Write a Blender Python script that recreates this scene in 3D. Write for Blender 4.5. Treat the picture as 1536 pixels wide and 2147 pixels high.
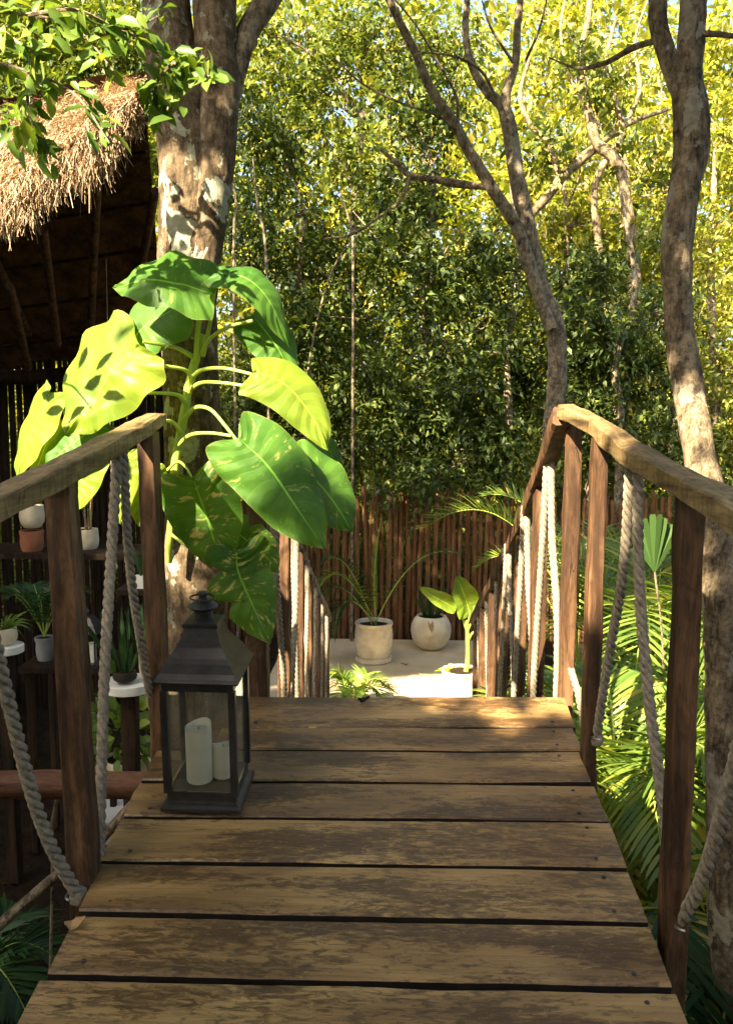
import bpy, math, random
import numpy as np
from mathutils import Vector, Matrix, noise
R = math.radians
random.seed(7); rng = np.random.default_rng(7)
S = bpy.context.scene
for o in list(bpy.data.objects): bpy.data.objects.remove(o)
# ------------------------------------------------------------------ camera
F = 1800.0
CAM = Vector((0, 0, 1.5))
YAW, PITCH, ROLL = R(1.8), math.atan((1073.5-868)/F), R(.35)
cd = bpy.data.cameras.new('camera'); cam = bpy.data.objects.new('camera', cd); S.collection.objects.link(cam)
MR = Matrix.Rotation(YAW, 4, 'Z') @ Matrix.Rotation(math.pi/2-PITCH, 4, 'X') @ Matrix.Rotation(ROLL, 4, 'Z')
cam.matrix_world = Matrix.Translation(CAM) @ MR
cd.sensor_fit = 'HORIZONTAL'; cd.sensor_width = 36; cd.lens = F/1536*36
cd.clip_start = .05; cd.clip_end = 500
S.camera = cam
# ------------------------------------------------------------------ light
SUN = Vector((-.46, -.64, .62)).normalized()          # towards the sun
w = bpy.data.worlds.new('World'); S.world = w; w.use_nodes = True
nt = w.node_tree; bg = nt.nodes['Background']
sky = nt.nodes.new('ShaderNodeTexSky'); sky.sky_type = 'NISHITA'; sky.sun_disc = False
sky.sun_elevation = math.asin(SUN.z); sky.sun_rotation = math.atan2(SUN.x, SUN.y)
sky.air_density = 1.0; sky.dust_density = 5.5
nt.links.new(sky.outputs[0], bg.inputs[0]); bg.inputs[1].default_value = .085
sl = bpy.data.lights.new('sun', 'SUN'); sl.energy = 5; sl.angle = R(.5); sl.color = (1, .82, .54)
so = bpy.data.objects.new('sun', sl); S.collection.objects.link(so)
so.rotation_euler = SUN.to_track_quat('Z', 'Y').to_euler(); so.location = (0, 0, 12)
S.view_settings.view_transform = 'Standard'; S.view_settings.look = 'None'
S.view_settings.exposure = 2.75; S.view_settings.gamma = 1
S.cycles.max_bounces = 7; S.cycles.diffuse_bounces = 4; S.cycles.transmission_bounces = 6; S.cycles.transparent_max_bounces = 8

# ------------------------------------------------------------------ helpers
def at(px, py, Y):
    d = MR.to_3x3() @ Vector(((px-768)/F, -(py-1073.5)/F, -1))
    return CAM + d*(Y/d.y)
def ondeck(px, py):                                   # deck plane z = .135 Y
    d = MR.to_3x3() @ Vector(((px-768)/F, -(py-1073.5)/F, -1))
    return CAM + d*(CAM.z/(.135*d.y - d.z))
def deckz(y): return .135*y
G = -1.17                                             # garden level
def onz(px, py, z):
    d = MR.to_3x3() @ Vector(((px-768)/F, -(py-1073.5)/F, -1))
    return CAM + d*((z-CAM.z)/d.z)
def V(*a): return Vector(a)
class MB:
    def __init__(s): s.v = []; s.f = []; s.uv = None
    def add(s, vs, fs):
        n = len(s.v); s.v += [tuple(p) for p in vs]; s.f += [tuple(i+n for i in f) for f in fs]; return s
def build(name, mb, mat, parent=None, base=None, smooth=True):
    me = bpy.data.meshes.new(name)
    b = Vector(base) if base is not None else (Vector(parent['_b']) if parent is not None else Vector((0, 0, 0)))
    me.from_pydata([(p[0]-b.x, p[1]-b.y, p[2]-b.z) for p in mb.v], [], mb.f)
    if mb.uv is not None:
        uvl = me.uv_layers.new(name='UVMap')
        li = np.zeros(len(me.loops), dtype=np.int32); me.loops.foreach_get('vertex_index', li)
        uvl.data.foreach_set('uv', np.array(mb.uv, dtype=np.float32)[li].ravel())
    me.materials.append(mat)
    if smooth: me.polygons.foreach_set('use_smooth', [True]*len(me.polygons))
    me.update()
    if smooth: me.set_sharp_from_angle(angle=R(38))
    o = bpy.data.objects.new(name, me); S.collection.objects.link(o)
    if parent is not None:
        o.parent = parent
        o['_b'] = tuple(b)
    else:
        o.location = b; o['_b'] = tuple(b)
    return o
def tag(o, label=None, cat=None, group=None, kind=None):
    if label: o['label'] = label
    if cat: o['category'] = cat
    if group: o['group'] = group
    if kind: o['kind'] = kind
    return o
def thing(name, base, label, cat, group=None):
    o = bpy.data.objects.new(name, None); S.collection.objects.link(o)
    o.empty_display_size = .1; o.location = base; o['_b'] = tuple(base)
    return tag(o, label, cat, group)
def solo(name, mb, mat, base, label, cat, group=None, smooth=True):
    return tag(build(name, mb, mat, None, base, smooth), label, cat, group)
def frame(t, up=(0, 0, 1)):
    t = Vector(t).normalized(); u = Vector(up)
    if abs(t.dot(u)) > .97: u = Vector((0, 1, 0)) if abs(t.y) < .9 else Vector((1, 0, 0))
    s = t.cross(u).normalized(); return t, s, s.cross(t).normalized()
def spline(pts, n):
    P = [Vector(p) for p in pts]
    if len(P) == 2: return [P[0].lerp(P[1], i/n) for i in range(n+1)]
    out = []; m = len(P)-1
    for k in range(n+1):
        u = k/n*m; i = min(int(u), m-1); t = u-i
        p0 = P[i-1] if i else P[0]*2-P[1]; p1 = P[i]; p2 = P[i+1]; p3 = P[i+2] if i+2 <= m else P[m]*2-P[m-1]
        out.append(.5*((2*p1)+(p2-p0)*t+(2*p0-5*p1+4*p2-p3)*t*t+(3*p1-p0-3*p2+p3)*t**3))
    return out
def lerpl(a, u):
    if not isinstance(a, (list, tuple)): return a
    x = u*(len(a)-1); i = min(int(x), len(a)-2); return a[i]+(a[i+1]-a[i])*(x-i)
def tube(mb, pts, rad, n=12, seg=None, amp=0, fr=6, cap=True, seed=0, squash=1):
    P = spline(pts, seg or max(2, (len(pts)-1)*6)); m = len(P); vs = []; fs = []
    T0 = (P[1]-P[0]).normalized(); _, s, u = frame(T0)
    for k, p in enumerate(P):
        T = (P[min(k+1, m-1)]-P[max(k-1, 0)]).normalized()
        s = (s-T*s.dot(T)).normalized(); u = T.cross(s)
        r = lerpl(rad, k/(m-1))
        for j in range(n):
            a = 2*math.pi*j/n; d = s*math.cos(a)+u*math.sin(a)*squash
            rr = r
            if amp: rr = r*(1+amp*noise.noise((p+d*r)*fr+Vector((seed, 0, 0)))+amp*.5*noise.noise((p+d*r)*fr*3.1+Vector((0, seed, 0))))
            vs.append(p+d*rr)
    for k in range(m-1):
        for j in range(n):
            fs.append((k*n+j, k*n+(j+1) % n, (k+1)*n+(j+1) % n, (k+1)*n+j))
    if cap: fs.append(tuple(range(n))[::-1]); fs.append(tuple((m-1)*n+j for j in range(n)))
    return mb.add(vs, fs)
def beam(mb, pts, wd, th, up=(0, 0, 1), seg=10, jit=.003, bev=.006, seed=0, bend=0, endw=0):
    """rough sawn timber: wd across (side), th along up"""
    P = spline(pts, seg); m = len(P); vs = []; fs = []
    for k, p in enumerate(P):
        T = (P[min(k+1, m-1)]-P[max(k-1, 0)]).normalized(); _, s, u = frame(T, up)
        W = lerpl(wd, k/(m-1))/2; H = lerpl(th, k/(m-1))/2; b = bev
        q = [(-W+b, -H), (W-b, -H), (W, -H+b), (W, H-b), (W-b, H), (-W+b, H), (-W, H-b), (-W, -H+b)]
        off = s*bend*noise.noise(p*1.3+Vector((seed, 3, 1)))
        for i, (a, c) in enumerate(q):
            vv = p+s*a+u*c+off
            nz = noise.noise_vector(vv*7+Vector((seed*3.7, i*.3, 0)))
            nz2 = noise.noise_vector(vv*24+Vector((seed, i, 5)))
            vv = vv+(s*nz.x+u*nz.y)*jit*2+(s*nz2.x+u*nz2.y)*jit*.7
            if k in (0, m-1): vv = vv+T*nz.z*endw
            vs.append(vv)
    for k in range(m-1):
        for j in range(8): fs.append((k*8+j, (k+1)*8+j, (k+1)*8+(j+1) % 8, k*8+(j+1) % 8))
    fs.append(tuple(range(8))); fs.append(tuple((m-1)*8+j for j in range(8))[::-1])
    return mb.add(vs, fs)
def rope(mb, pts, r, lay=None):
    lay = lay or r*5.4
    Q = spline(pts, 60); L = sum((Q[i+1]-Q[i]).length for i in range(60))
    n = max(24, int(L/lay*9)); P = spline(pts, n); m = len(P)
    T0 = (P[1]-P[0]).normalized(); _, s, u = frame(T0); dist = 0; fr = []
    for k, p in enumerate(P):
        T = (P[min(k+1, m-1)]-P[max(k-1, 0)]).normalized(); s = (s-T*s.dot(T)).normalized(); u = T.cross(s)
        if k: dist += (P[k]-P[k-1]).length
        fr.append((p, T, s.copy(), u.copy(), dist))
    for st in range(3):
        C = []
        for p, T, s, u, dd in fr:
            a = -(2*math.pi*(dd/lay)+st*2*math.pi/3); C.append(p+(s*math.cos(a)+u*math.sin(a))*r*.56)
        vs = []; fs = []; K = 8
        for k in range(m):
            T = (C[min(k+1, m-1)]-C[max(k-1, 0)]).normalized(); ss = (fr[k][2]-T*fr[k][2].dot(T)).normalized(); uu = T.cross(ss)
            for j in range(K):
                a = 2*math.pi*j/K
                rr = r*.50*(1+.10*noise.noise(C[k]*90+Vector((j, st, 0))))
                vs.append(C[k]+(ss*math.cos(a)+uu*math.sin(a))*rr)
        for k in range(m-1):
            for j in range(K): fs.append((k*K+j, k*K+(j+1) % K, (k+1)*K+(j+1) % K, (k+1)*K+j))
        fs.append(tuple(range(K))[::-1]); fs.append(tuple((m-1)*K+j for j in range(K)))
        mb.add(vs, fs)
    return mb
def lathe(mb, c, prof, n=32, amp=0, closed=False):
    vs = []; fs = []; c = Vector(c)
    for r, z in prof:
        for j in range(n):
            a = 2*math.pi*j/n; v = Vector((math.cos(a)*r, math.sin(a)*r, z))
            if amp: v = v*1.0; v.x *= 1+amp*noise.noise(v*9); v.y *= 1+amp*noise.noise(v*9)
            vs.append(c+v)
    for k in range(len(prof)-1):
        for j in range(n): fs.append((k*n+j, k*n+(j+1) % n, (k+1)*n+(j+1) % n, (k+1)*n+j))
    fs.append(tuple(range(n))[::-1]); fs.append(tuple((len(prof)-1)*n+j for j in range(n)))
    return mb.add(vs, fs)
def boxm(mb, M, x0, x1, y0, y1, z0, z1):
    vs = [M @ Vector(p) for p in ((x0,y0,z0),(x1,y0,z0),(x1,y1,z0),(x0,y1,z0),(x0,y0,z1),(x1,y0,z1),(x1,y1,z1),(x0,y1,z1))]
    return mb.add(vs, [(3,2,1,0),(4,5,6,7),(0,1,5,4),(1,2,6,5),(2,3,7,6),(3,0,4,7)])
def np_mesh(name, Vv, Ff, mat, rnd=None, parent=None, base=(0, 0, 0), smooth=False):
    Vv = np.asarray(Vv, dtype=np.float32); Ff = np.asarray(Ff, dtype=np.int32)
    b = np.array(parent['_b'] if parent is not None else base, dtype=np.float32)
    me = bpy.data.meshes.new(name); nf, k = Ff.shape
    me.vertices.add(len(Vv)); me.vertices.foreach_set('co', (Vv-b).ravel())
    me.loops.add(nf*k); me.loops.foreach_set('vertex_index', Ff.ravel())
    me.polygons.add(nf); me.polygons.foreach_set('loop_start', np.arange(0, nf*k, k, dtype=np.int32))
    me.polygons.foreach_set('loop_total', np.full(nf, k, dtype=np.int32))
    me.update(calc_edges=True)
    if rnd is not None:
        a = me.attributes.new('rnd', 'FLOAT', 'FACE'); a.data.foreach_set('value', np.asarray(rnd, dtype=np.float32))
    if smooth: me.polygons.foreach_set('use_smooth', np.ones(nf, dtype=bool))
    me.materials.append(mat)
    o = bpy.data.objects.new(name, me); S.collection.objects.link(o); o['_b'] = tuple(float(x) for x in b)
    if parent is not None: o.parent = parent
    else: o.location = [float(x) for x in b]
    return o
def nrm(a): return a/np.maximum(np.linalg.norm(a, axis=1, keepdims=True), 1e-6)
# leaf templates: x across, y along, z up
LEAF4 = (np.array([(0,0,0),(.5,.42,.06),(0,1,-.1),(-.5,.42,.06)], float), np.array([(0,1,2,3)]))
LEAF6 = (np.array([(0,0,0),(.42,.3,.10),(.40,.66,.06),(0,1,-.12),(-.40,.66,.06),(-.42,.3,.10),(0,.35,0),(0,.68,-.02)], float),
         np.array([(0,1,6,6),(1,2,7,6),(2,3,7,7),(3,4,7,7),(4,5,6,7),(5,0,6,6)]))
def leaves(P, D, N, L, W, tmpl=LEAF4):
    """returns verts, faces arrays for leaves at P, along D, normal N, length L, width W"""
    D = nrm(D); X = nrm(np.cross(D, N)); Nn = np.cross(X, D)
    t, f = tmpl; k = len(t)
    Vv = (P[:, None, :] + X[:, None, :]*(t[None, :, 0, None]*W[:, None, None]) + D[:, None, :]*(t[None, :, 1, None]*L[:, None, None])
          + Nn[:, None, :]*(t[None, :, 2, None]*L[:, None, None]))
    n = len(P); Ff = (f[None]+(np.arange(n)*k)[:, None, None]).reshape(-1, 4)
    return Vv.reshape(-1, 3), Ff, np.repeat(np.arange(n), len(f))
def sprays(C, nleaf, twig, L, W, droop=.25, keep=None):
    """C: (n,3) twig starts -> leaves alternate along each twig"""
    n = len(C)
    d = rng.normal(size=(n, 3)); d[:, 2] = d[:, 2]*.6 - droop*.3; d = nrm(d)
    side = nrm(np.cross(d, rng.normal(size=(n, 3))))
    up = nrm(np.array([0, 0, 1.])+rng.normal(size=(n, 3))*.35)
    t = (np.arange(nleaf)+.5)/nleaf
    sgn = np.where(np.arange(nleaf) % 2 == 0, 1., -1.)
    P = C[:, None]+d[:, None]*(t[None, :, None]*twig)+np.array([0, 0, -1.])*(t[None, :, None]**2*twig*droop)
    D = d[:, None]*.55+side[:, None]*sgn[None, :, None]*.8+rng.normal(size=(n, nleaf, 3))*.22+np.array([0, 0, -droop])
    N = up[:, None]+rng.normal(size=(n, nleaf, 3))*.35
    P = P.reshape(-1, 3); D = D.reshape(-1, 3); N = N.reshape(-1, 3)
    s = rng.uniform(.65, 1.25, len(P))
    if keep is not None:
        k = keep(P); P, D, N, s = P[k], D[k], N[k], s[k]
    return P, D, N, L*s, W*s
# ------------------------------------------------------------------ materials
def mat(name):
    m = bpy.data.materials.new(name); m.use_nodes = True; nt = m.node_tree
    return m, nt, nt.nodes['Principled BSDF'], nt.nodes['Material Output']
def nd(nt, t, **k):
    n = nt.nodes.new(t)
    for a, v in k.items():
        if a.startswith('_'): n.inputs[a[1:].replace('_', ' ')].default_value = v
        else: setattr(n, a, v)
    return n
def ramp(nt, src, stops, interp='LINEAR'):
    r = nt.nodes.new('ShaderNodeValToRGB'); r.color_ramp.interpolation = interp
    el = r.color_ramp.elements
    while len(el) < len(stops): el.new(.5)
    for e, (p, c) in zip(el, stops):
        e.position = p; e.color = (*c, 1) if len(c) == 3 else c
    nt.links.new(src, r.inputs[0]); return r.outputs[0]
def g(v): return (v, v, v)
def mixc(nt, a, b, fac, mode='MIX'):
    m = nt.nodes.new('ShaderNodeMix'); m.data_type = 'RGBA'; m.blend_type = mode
    def put(s, v):
        if isinstance(v, (tuple, list)): s.default_value = (*v, 1) if len(v) == 3 else v
        elif isinstance(v, (int, float)): s.default_value = v
        else: nt.links.new(v, s)
    put(m.inputs[0], fac); put(m.inputs[6], a); put(m.inputs[7], b); return m.outputs[2]
def coords(nt, scale=(1, 1, 1), rand=True, kind='Object'):
    tc = nt.nodes.new('ShaderNodeTexCoord'); mp = nt.nodes.new('ShaderNodeMapping'); mp.inputs['Scale'].default_value = scale
    src = tc.outputs[kind]
    if rand:
        oi = nt.nodes.new('ShaderNodeObjectInfo'); ad = nt.nodes.new('ShaderNodeVectorMath'); ad.operation = 'MULTIPLY_ADD'
        cmb = nt.nodes.new('ShaderNodeCombineXYZ')
        for i in range(3): nt.links.new(oi.outputs['Random'], cmb.inputs[i])
        nt.links.new(cmb.outputs[0], ad.inputs[0]); ad.inputs[1].default_value = (37, 53, 71); nt.links.new(src, ad.inputs[2]); src = ad.outputs[0]
    nt.links.new(src, mp.inputs[0]); return mp.outputs[0]
def noi(nt, vec, sc, det=4, rough=.6, dist=0):
    n = nd(nt, 'ShaderNodeTexNoise'); n.inputs['Scale'].default_value = sc; n.inputs['Detail'].default_value = det
    n.inputs['Roughness'].default_value = rough; n.inputs['Distortion'].default_value = dist
    nt.links.new(vec, n.inputs['Vector']); return n.outputs['Fac']
def bump(nt, bsdf, h, st=.4, dist=.01):
    b = nd(nt, 'ShaderNodeBump'); b.inputs['Strength'].default_value = st; b.inputs['Distance'].default_value = dist
    nt.links.new(h, b.inputs['Height']); nt.links.new(b.outputs[0], bsdf.inputs['Normal'])
def mathn(nt, op, a, b=None):
    m = nd(nt, 'ShaderNodeMath', operation=op)
    for i, v in enumerate((a, b)):
        if v is None: continue
        if isinstance(v, (int, float)): m.inputs[i].default_value = v
        else: nt.links.new(v, m.inputs[i])
    return m.outputs[0]
def wood(name, dark, mid, light, axis='Z', fine=1, rough=(.45, .75), blot=.5, spec=.35, cracks=True):
    m, nt, b, _ = mat(name)
    big = {'X': (.8, 9, 9), 'Y': (9, .8, 9), 'Z': (9, 9, .8)}[axis]; fin = tuple(3.2*s for s in big)
    v1 = coords(nt, big); v2 = coords(nt, fin); v3 = coords(nt, (5, 15, 12) if axis == 'X' else (12, 12, 4))
    n1 = noi(nt, v1, 1.6*fine, 6, .62, .8); n2 = noi(nt, v2, 2.4*fine, 8, .7, .4); n3 = noi(nt, v3, 2.2, 6, .62, 1.5)
    c = ramp(nt, n1, [(.30, dark), (.47, mid), (.66, light)])
    fb = ramp(nt, n2, [(.3, g(.45)), (.5, g(1)), (.75, g(1.25))])
    c = mixc(nt, c, fb, .75, 'MULTIPLY')
    st = ramp(nt, n3, [(.40, g(0)), (.56, g(1))])
    c = mixc(nt, mixc(nt, c, tuple(.45*x for x in dark), blot), c, st)
    h = mathn(nt, 'ADD', n1, n2)
    if cracks:
        cr = noi(nt, coords(nt, tuple(s*.9 for s in big)), 2.1, 2, .5, 1.2)
        a = mathn(nt, 'ABSOLUTE', mathn(nt, 'SUBTRACT', cr, .5))
        k = ramp(nt, a, [(0, g(0)), (.006, g(1))])
        gate = ramp(nt, noi(nt, coords(nt, (1.2, 1.2, 1.2)), 2.3, 2), [(.52, g(1)), (.6, g(0))])
        k2 = mixc(nt, k, g(1), gate)
        c = mixc(nt, tuple(.18*x for x in dark), c, k2)
        h = mathn(nt, 'ADD', h, k2)
    nt.links.new(c, b.inputs['Base Color'])
    nt.links.new(ramp(nt, n2, [(.3, g(rough[1])), (.7, g(rough[0]))]), b.inputs['Roughness'])
    b.inputs['Specular IOR Level'].default_value = spec
    bump(nt, b, h, .45, .004); return m
M = {}
def plankwood(name):
    m, nt, b, _ = mat(name)
    lo = noi(nt, coords(nt, (1.1, 4, 4)), 1.6, 4, .5, .6)
    c = ramp(nt, lo, [(.32, (.16, .092, .038)), (.5, (.29, .180, .072)), (.68, (.44, .295, .125))])
    gr = noi(nt, coords(nt, (3, 95, 95)), 1.3, 8, .7, .35)
    c = mixc(nt, c, ramp(nt, gr, [(.32, g(.55)), (.5, g(1)), (.7, g(1.22))]), .8, 'MULTIPLY')
    stn = noi(nt, coords(nt, (12, 46, 46)), 1.6, 13, .72, .7)
    gate = noi(nt, coords(nt, (1.3, 5, 5)), 1.8, 3, .5)
    sv = mathn(nt, 'ADD', stn, mathn(nt, 'MULTIPLY', mathn(nt, 'SUBTRACT', gate, .5), .75))
    c = mixc(nt, c, (.065, .034, .014), ramp(nt, sv, [(.46, g(0)), (.52, g(.6)), (.62, g(.92))]))
    wr = noi(nt, coords(nt, (16, 60, 60)), 1.0, 10, .7, 2.2)
    c = mixc(nt, c, (.42, .29, .13), ramp(nt, wr, [(.58, g(0)), (.66, g(.6))]))
    oi = nd(nt, 'ShaderNodeObjectInfo'); c = mixc(nt, c, ramp(nt, oi.outputs['Random'], [(0, (.78, .76, .74)), (.5, (1, .97, .93)), (1, (1.12, 1.1, 1.0))]), 1, 'MULTIPLY')
    cr = noi(nt, coords(nt, (1.6, 30, 30)), 1.5, 4, .6, .9)
    k = ramp(nt, mathn(nt, 'ABSOLUTE', mathn(nt, 'SUBTRACT', cr, .5)), [(0, g(0)), (.007, g(1))])
    gt = ramp(nt, noi(nt, coords(nt, (1.5, 7, 7)), 1.7, 2), [(.50, g(1)), (.58, g(0))])
    k2 = mixc(nt, k, g(1), gt); c = mixc(nt, (.02, .012, .006), c, k2)
    nt.links.new(c, b.inputs['Base Color'])
    nt.links.new(ramp(nt, stn, [(.35, g(.5)), (.65, g(.28))]), b.inputs['Roughness']); b.inputs['Specular IOR Level'].default_value = .55
    h = mathn(nt, 'ADD', mathn(nt, 'ADD', mathn(nt, 'MULTIPLY', gr, .6), mathn(nt, 'MULTIPLY', stn, .6)), mathn(nt, 'MULTIPLY', k2, 1.2))
    bump(nt, b, h, .5, .004); return m
M['plank'] = plankwood('deck_plank_wood')
M['post'] = wood('post_wood', (.022, .011, .006), (.075, .038, .019), (.19, .105, .052), 'Z', 1.2, (.5, .8), .45, .3)
M['rail'] = wood('rail_wood', (.06, .038, .018), (.20, .135, .06), (.35, .26, .13), 'Y', 1.0, (.45, .75), .5, .3)
M['log'] = wood('log_wood', (.05, .020, .012), (.11, .045, .025), (.21, .11, .065), 'X', .8, (.5, .8), .3, .3)
M['pole'] = wood('pole_wood', (.06, .028, .013), (.17, .082, .038), (.32, .17, .08), 'Z', 1.2, (.6, .9), .3, .2, False)
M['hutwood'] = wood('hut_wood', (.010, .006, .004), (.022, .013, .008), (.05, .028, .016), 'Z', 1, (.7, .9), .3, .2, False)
def simple(name, col, rough=.7, n_amt=.25, n_sc=12, metal=0, spec=.4, bst=.25, bd=.004, col2=None, det=6):
    m, nt, b, _ = mat(name); v = coords(nt, (1, 1, 1)); n = noi(nt, v, n_sc, det, .65)
    lo = tuple(c*(1-n_amt) for c in col) if col2 is None else col2
    nt.links.new(ramp(nt, n, [(.33, lo), (.62, col)]), b.inputs['Base Color'])
    b.inputs['Roughness'].default_value = rough; b.inputs['Metallic'].default_value = metal; b.inputs['Specular IOR Level'].default_value = spec
    bump(nt, b, noi(nt, v, n_sc*4, 5), bst, bd); return m
M['rope'] = simple('rope_fibre', (.36, .31, .24), .95, .5, 60, 0, .1, .8, .003)
M['edge'] = simple('gap_shade_plank_edge', (.016, .010, .006), .9, .5, 20)  # near-black colour standing in for shade in the gaps between planks
M['metal'] = simple('aged_black_metal', (.045, .045, .05), .40, .5, 14, .3, .55, .4, .002, (.018, .016, .016))
M['wax'] = simple('ivory_wax', (.88, .88, .76), .5, .04, 20, 0, .4, .1, .002)
M['pot'] = simple('cream_clay_glaze', (.76, .68, .53), .6, .25, 7, 0, .35, .3, .003, (.55, .46, .33))
M['potwhite'] = simple('white_glaze', (.8, .8, .77), .5, .12, 8)
M['terracotta'] = simple('terracotta_clay', (.38, .15, .08), .8, .4, 9)
M['greypot'] = simple('grey_bucket', (.25, .25, .27), .6, .2, 9)
M['soil'] = simple('potting_soil', (.05, .032, .02), 1, .6, 60, 0, .1, 1, .01)
M['ground'] = simple('leaf_litter_ground', (.03, .02, .012), 1, .7, 9, 0, .1, 1, .03, (.012, .008, .005), 12)
M['terrace'] = simple('pale_concrete', (.60, .49, .33), .85, .12, 2.2, 0, .25, .35, .003, (.47, .37, .24), 10)
M['plaster'] = simple('white_plaster', (.7, .68, .64), .8, .1, 4)
M['dryleaf'] = simple('dry_leaf', (.42, .28, .13), .8, .5, 30)
M['darkboard'] = simple('dark_board', (.035, .025, .02), .8, .4, 6)  # even dark brown for the side wall and the low pot
M['wire'] = simple('wire', (.35, .33, .3), .4, .3, 20, .8)
M['bluegrey'] = simple('grey_lamp_paint', (.5, .52, .56), .6, .1, 8)

M['vine_'] = simple('pale_vine_bark', (.42, .33, .2), .9, .4, 14, 0, .2, .8, .006)
def bark(name, base, dark, lichen, amt, vs=1):
    m, nt, b, _ = mat(name)
    n1 = noi(nt, coords(nt, (1, 1, .7), False), 9*vs, 12, .72, .4); n2 = noi(nt, coords(nt, (1, 1, .22), False), 60, 6, .75, .3)
    n4 = noi(nt, coords(nt, (1, 1, 1.4), False), 30, 8, .7, .2)
    c = ramp(nt, n1, [(.36, dark), (.48, base), (.60, tuple(1.7*x for x in base))])
    c = mixc(nt, c, ramp(nt, n2, [(.36, g(.32)), (.52, g(1.05)), (.7, g(1.25))]), .85, 'MULTIPLY')
    c = mixc(nt, c, ramp(nt, n4, [(.36, g(.5)), (.55, g(1.1))]), .8, 'MULTIPLY')
    n3 = noi(nt, coords(nt, (1, 1, .6), False), 4.2, 10, .62, .25)
    li = ramp(nt, n3, [(amt, g(0)), (amt+.008, g(1))])
    lc = mixc(nt, lichen, tuple(.62*x for x in lichen), ramp(nt, n4, [(.38, g(1)), (.6, g(0))]))
    c = mixc(nt, c, lc, li)
    sp = ramp(nt, noi(nt, coords(nt, (1, 1, .8), False), 17, 8, .7), [(.60, g(0)), (.62, g(.75))])
    c = mixc(nt, c, tuple(.8*x for x in lichen), sp)
    nt.links.new(c, b.inputs['Base Color']); b.inputs['Roughness'].default_value = .9; b.inputs['Specular IOR Level'].default_value = .2
    h = mathn(nt, 'ADD', mathn(nt, 'ADD', n1, mathn(nt, 'MULTIPLY', n2, .6)), mathn(nt, 'MULTIPLY', li, .12))
    bump(nt, b, h, 1.0, .022); return m
M['bark'] = bark('lichen_bark', (.135, .10, .065), (.035, .024, .014), (.46, .46, .36), .565)
M['bark2'] = bark('flaking_bark', (.21, .165, .11), (.06, .045, .032), (.46, .42, .34), .575, 1.7)
M['branch'] = bark('brown_branch_bark', (.25, .20, .14), (.075, .058, .042), (.38, .34, .26), .60, 2.2)
M['vine'] = bark('pale_vine_bark', (.26, .20, .12), (.10, .07, .04), (.42, .36, .25), .62, 2)
def foliage(name, stops, trans=.4, rough=.5, tint=(1.35, 1.25, .35)):
    m, nt, b, out = mat(name)
    a = nd(nt, 'ShaderNodeAttribute', attribute_name='rnd')
    c = ramp(nt, a.outputs['Fac'], stops)
    b.inputs['Roughness'].default_value = rough; b.inputs['Specular IOR Level'].default_value = .35
    nt.links.new(c, b.inputs['Base Color'])
    tr = nd(nt, 'ShaderNodeBsdfTranslucent'); nt.links.new(mixc(nt, c, tint, 1, 'MULTIPLY'), tr.inputs[0])
    mx = nd(nt, 'ShaderNodeMixShader'); mx.inputs[0].default_value = trans
    nt.links.new(b.outputs[0], mx.inputs[1]); nt.links.new(tr.outputs[0], mx.inputs[2]); nt.links.new(mx.outputs[0], out.inputs[0]); return m
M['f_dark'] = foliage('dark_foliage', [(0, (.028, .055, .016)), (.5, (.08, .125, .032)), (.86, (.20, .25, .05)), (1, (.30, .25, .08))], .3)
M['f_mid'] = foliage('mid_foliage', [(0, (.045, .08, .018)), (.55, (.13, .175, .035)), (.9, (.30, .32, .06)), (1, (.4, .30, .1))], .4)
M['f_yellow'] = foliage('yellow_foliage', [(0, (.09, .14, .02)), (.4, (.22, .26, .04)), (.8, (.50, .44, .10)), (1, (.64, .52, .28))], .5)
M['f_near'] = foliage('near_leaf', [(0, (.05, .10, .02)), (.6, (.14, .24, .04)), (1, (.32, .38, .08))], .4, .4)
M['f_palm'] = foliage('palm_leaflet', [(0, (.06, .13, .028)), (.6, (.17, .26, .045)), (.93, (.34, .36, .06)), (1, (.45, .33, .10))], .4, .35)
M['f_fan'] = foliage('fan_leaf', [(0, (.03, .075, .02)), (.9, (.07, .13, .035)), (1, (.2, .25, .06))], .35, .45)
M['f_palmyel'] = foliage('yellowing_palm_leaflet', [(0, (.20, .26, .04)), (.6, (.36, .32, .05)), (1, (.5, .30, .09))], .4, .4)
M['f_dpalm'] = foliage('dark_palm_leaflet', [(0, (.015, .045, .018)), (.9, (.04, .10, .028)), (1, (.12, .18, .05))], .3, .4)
M['thatch'] = foliage('dry_thatch', [(0, (.13, .085, .05)), (.5, (.36, .26, .16)), (1, (.66, .55, .40))], .12, .8, (1, .8, .5))
M['thatchin'] = simple('thatch_underside', (.14, .075, .036), .9, .7, 9, 0, .1, 1, .02, (.04, .022, .012), 10)
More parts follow.
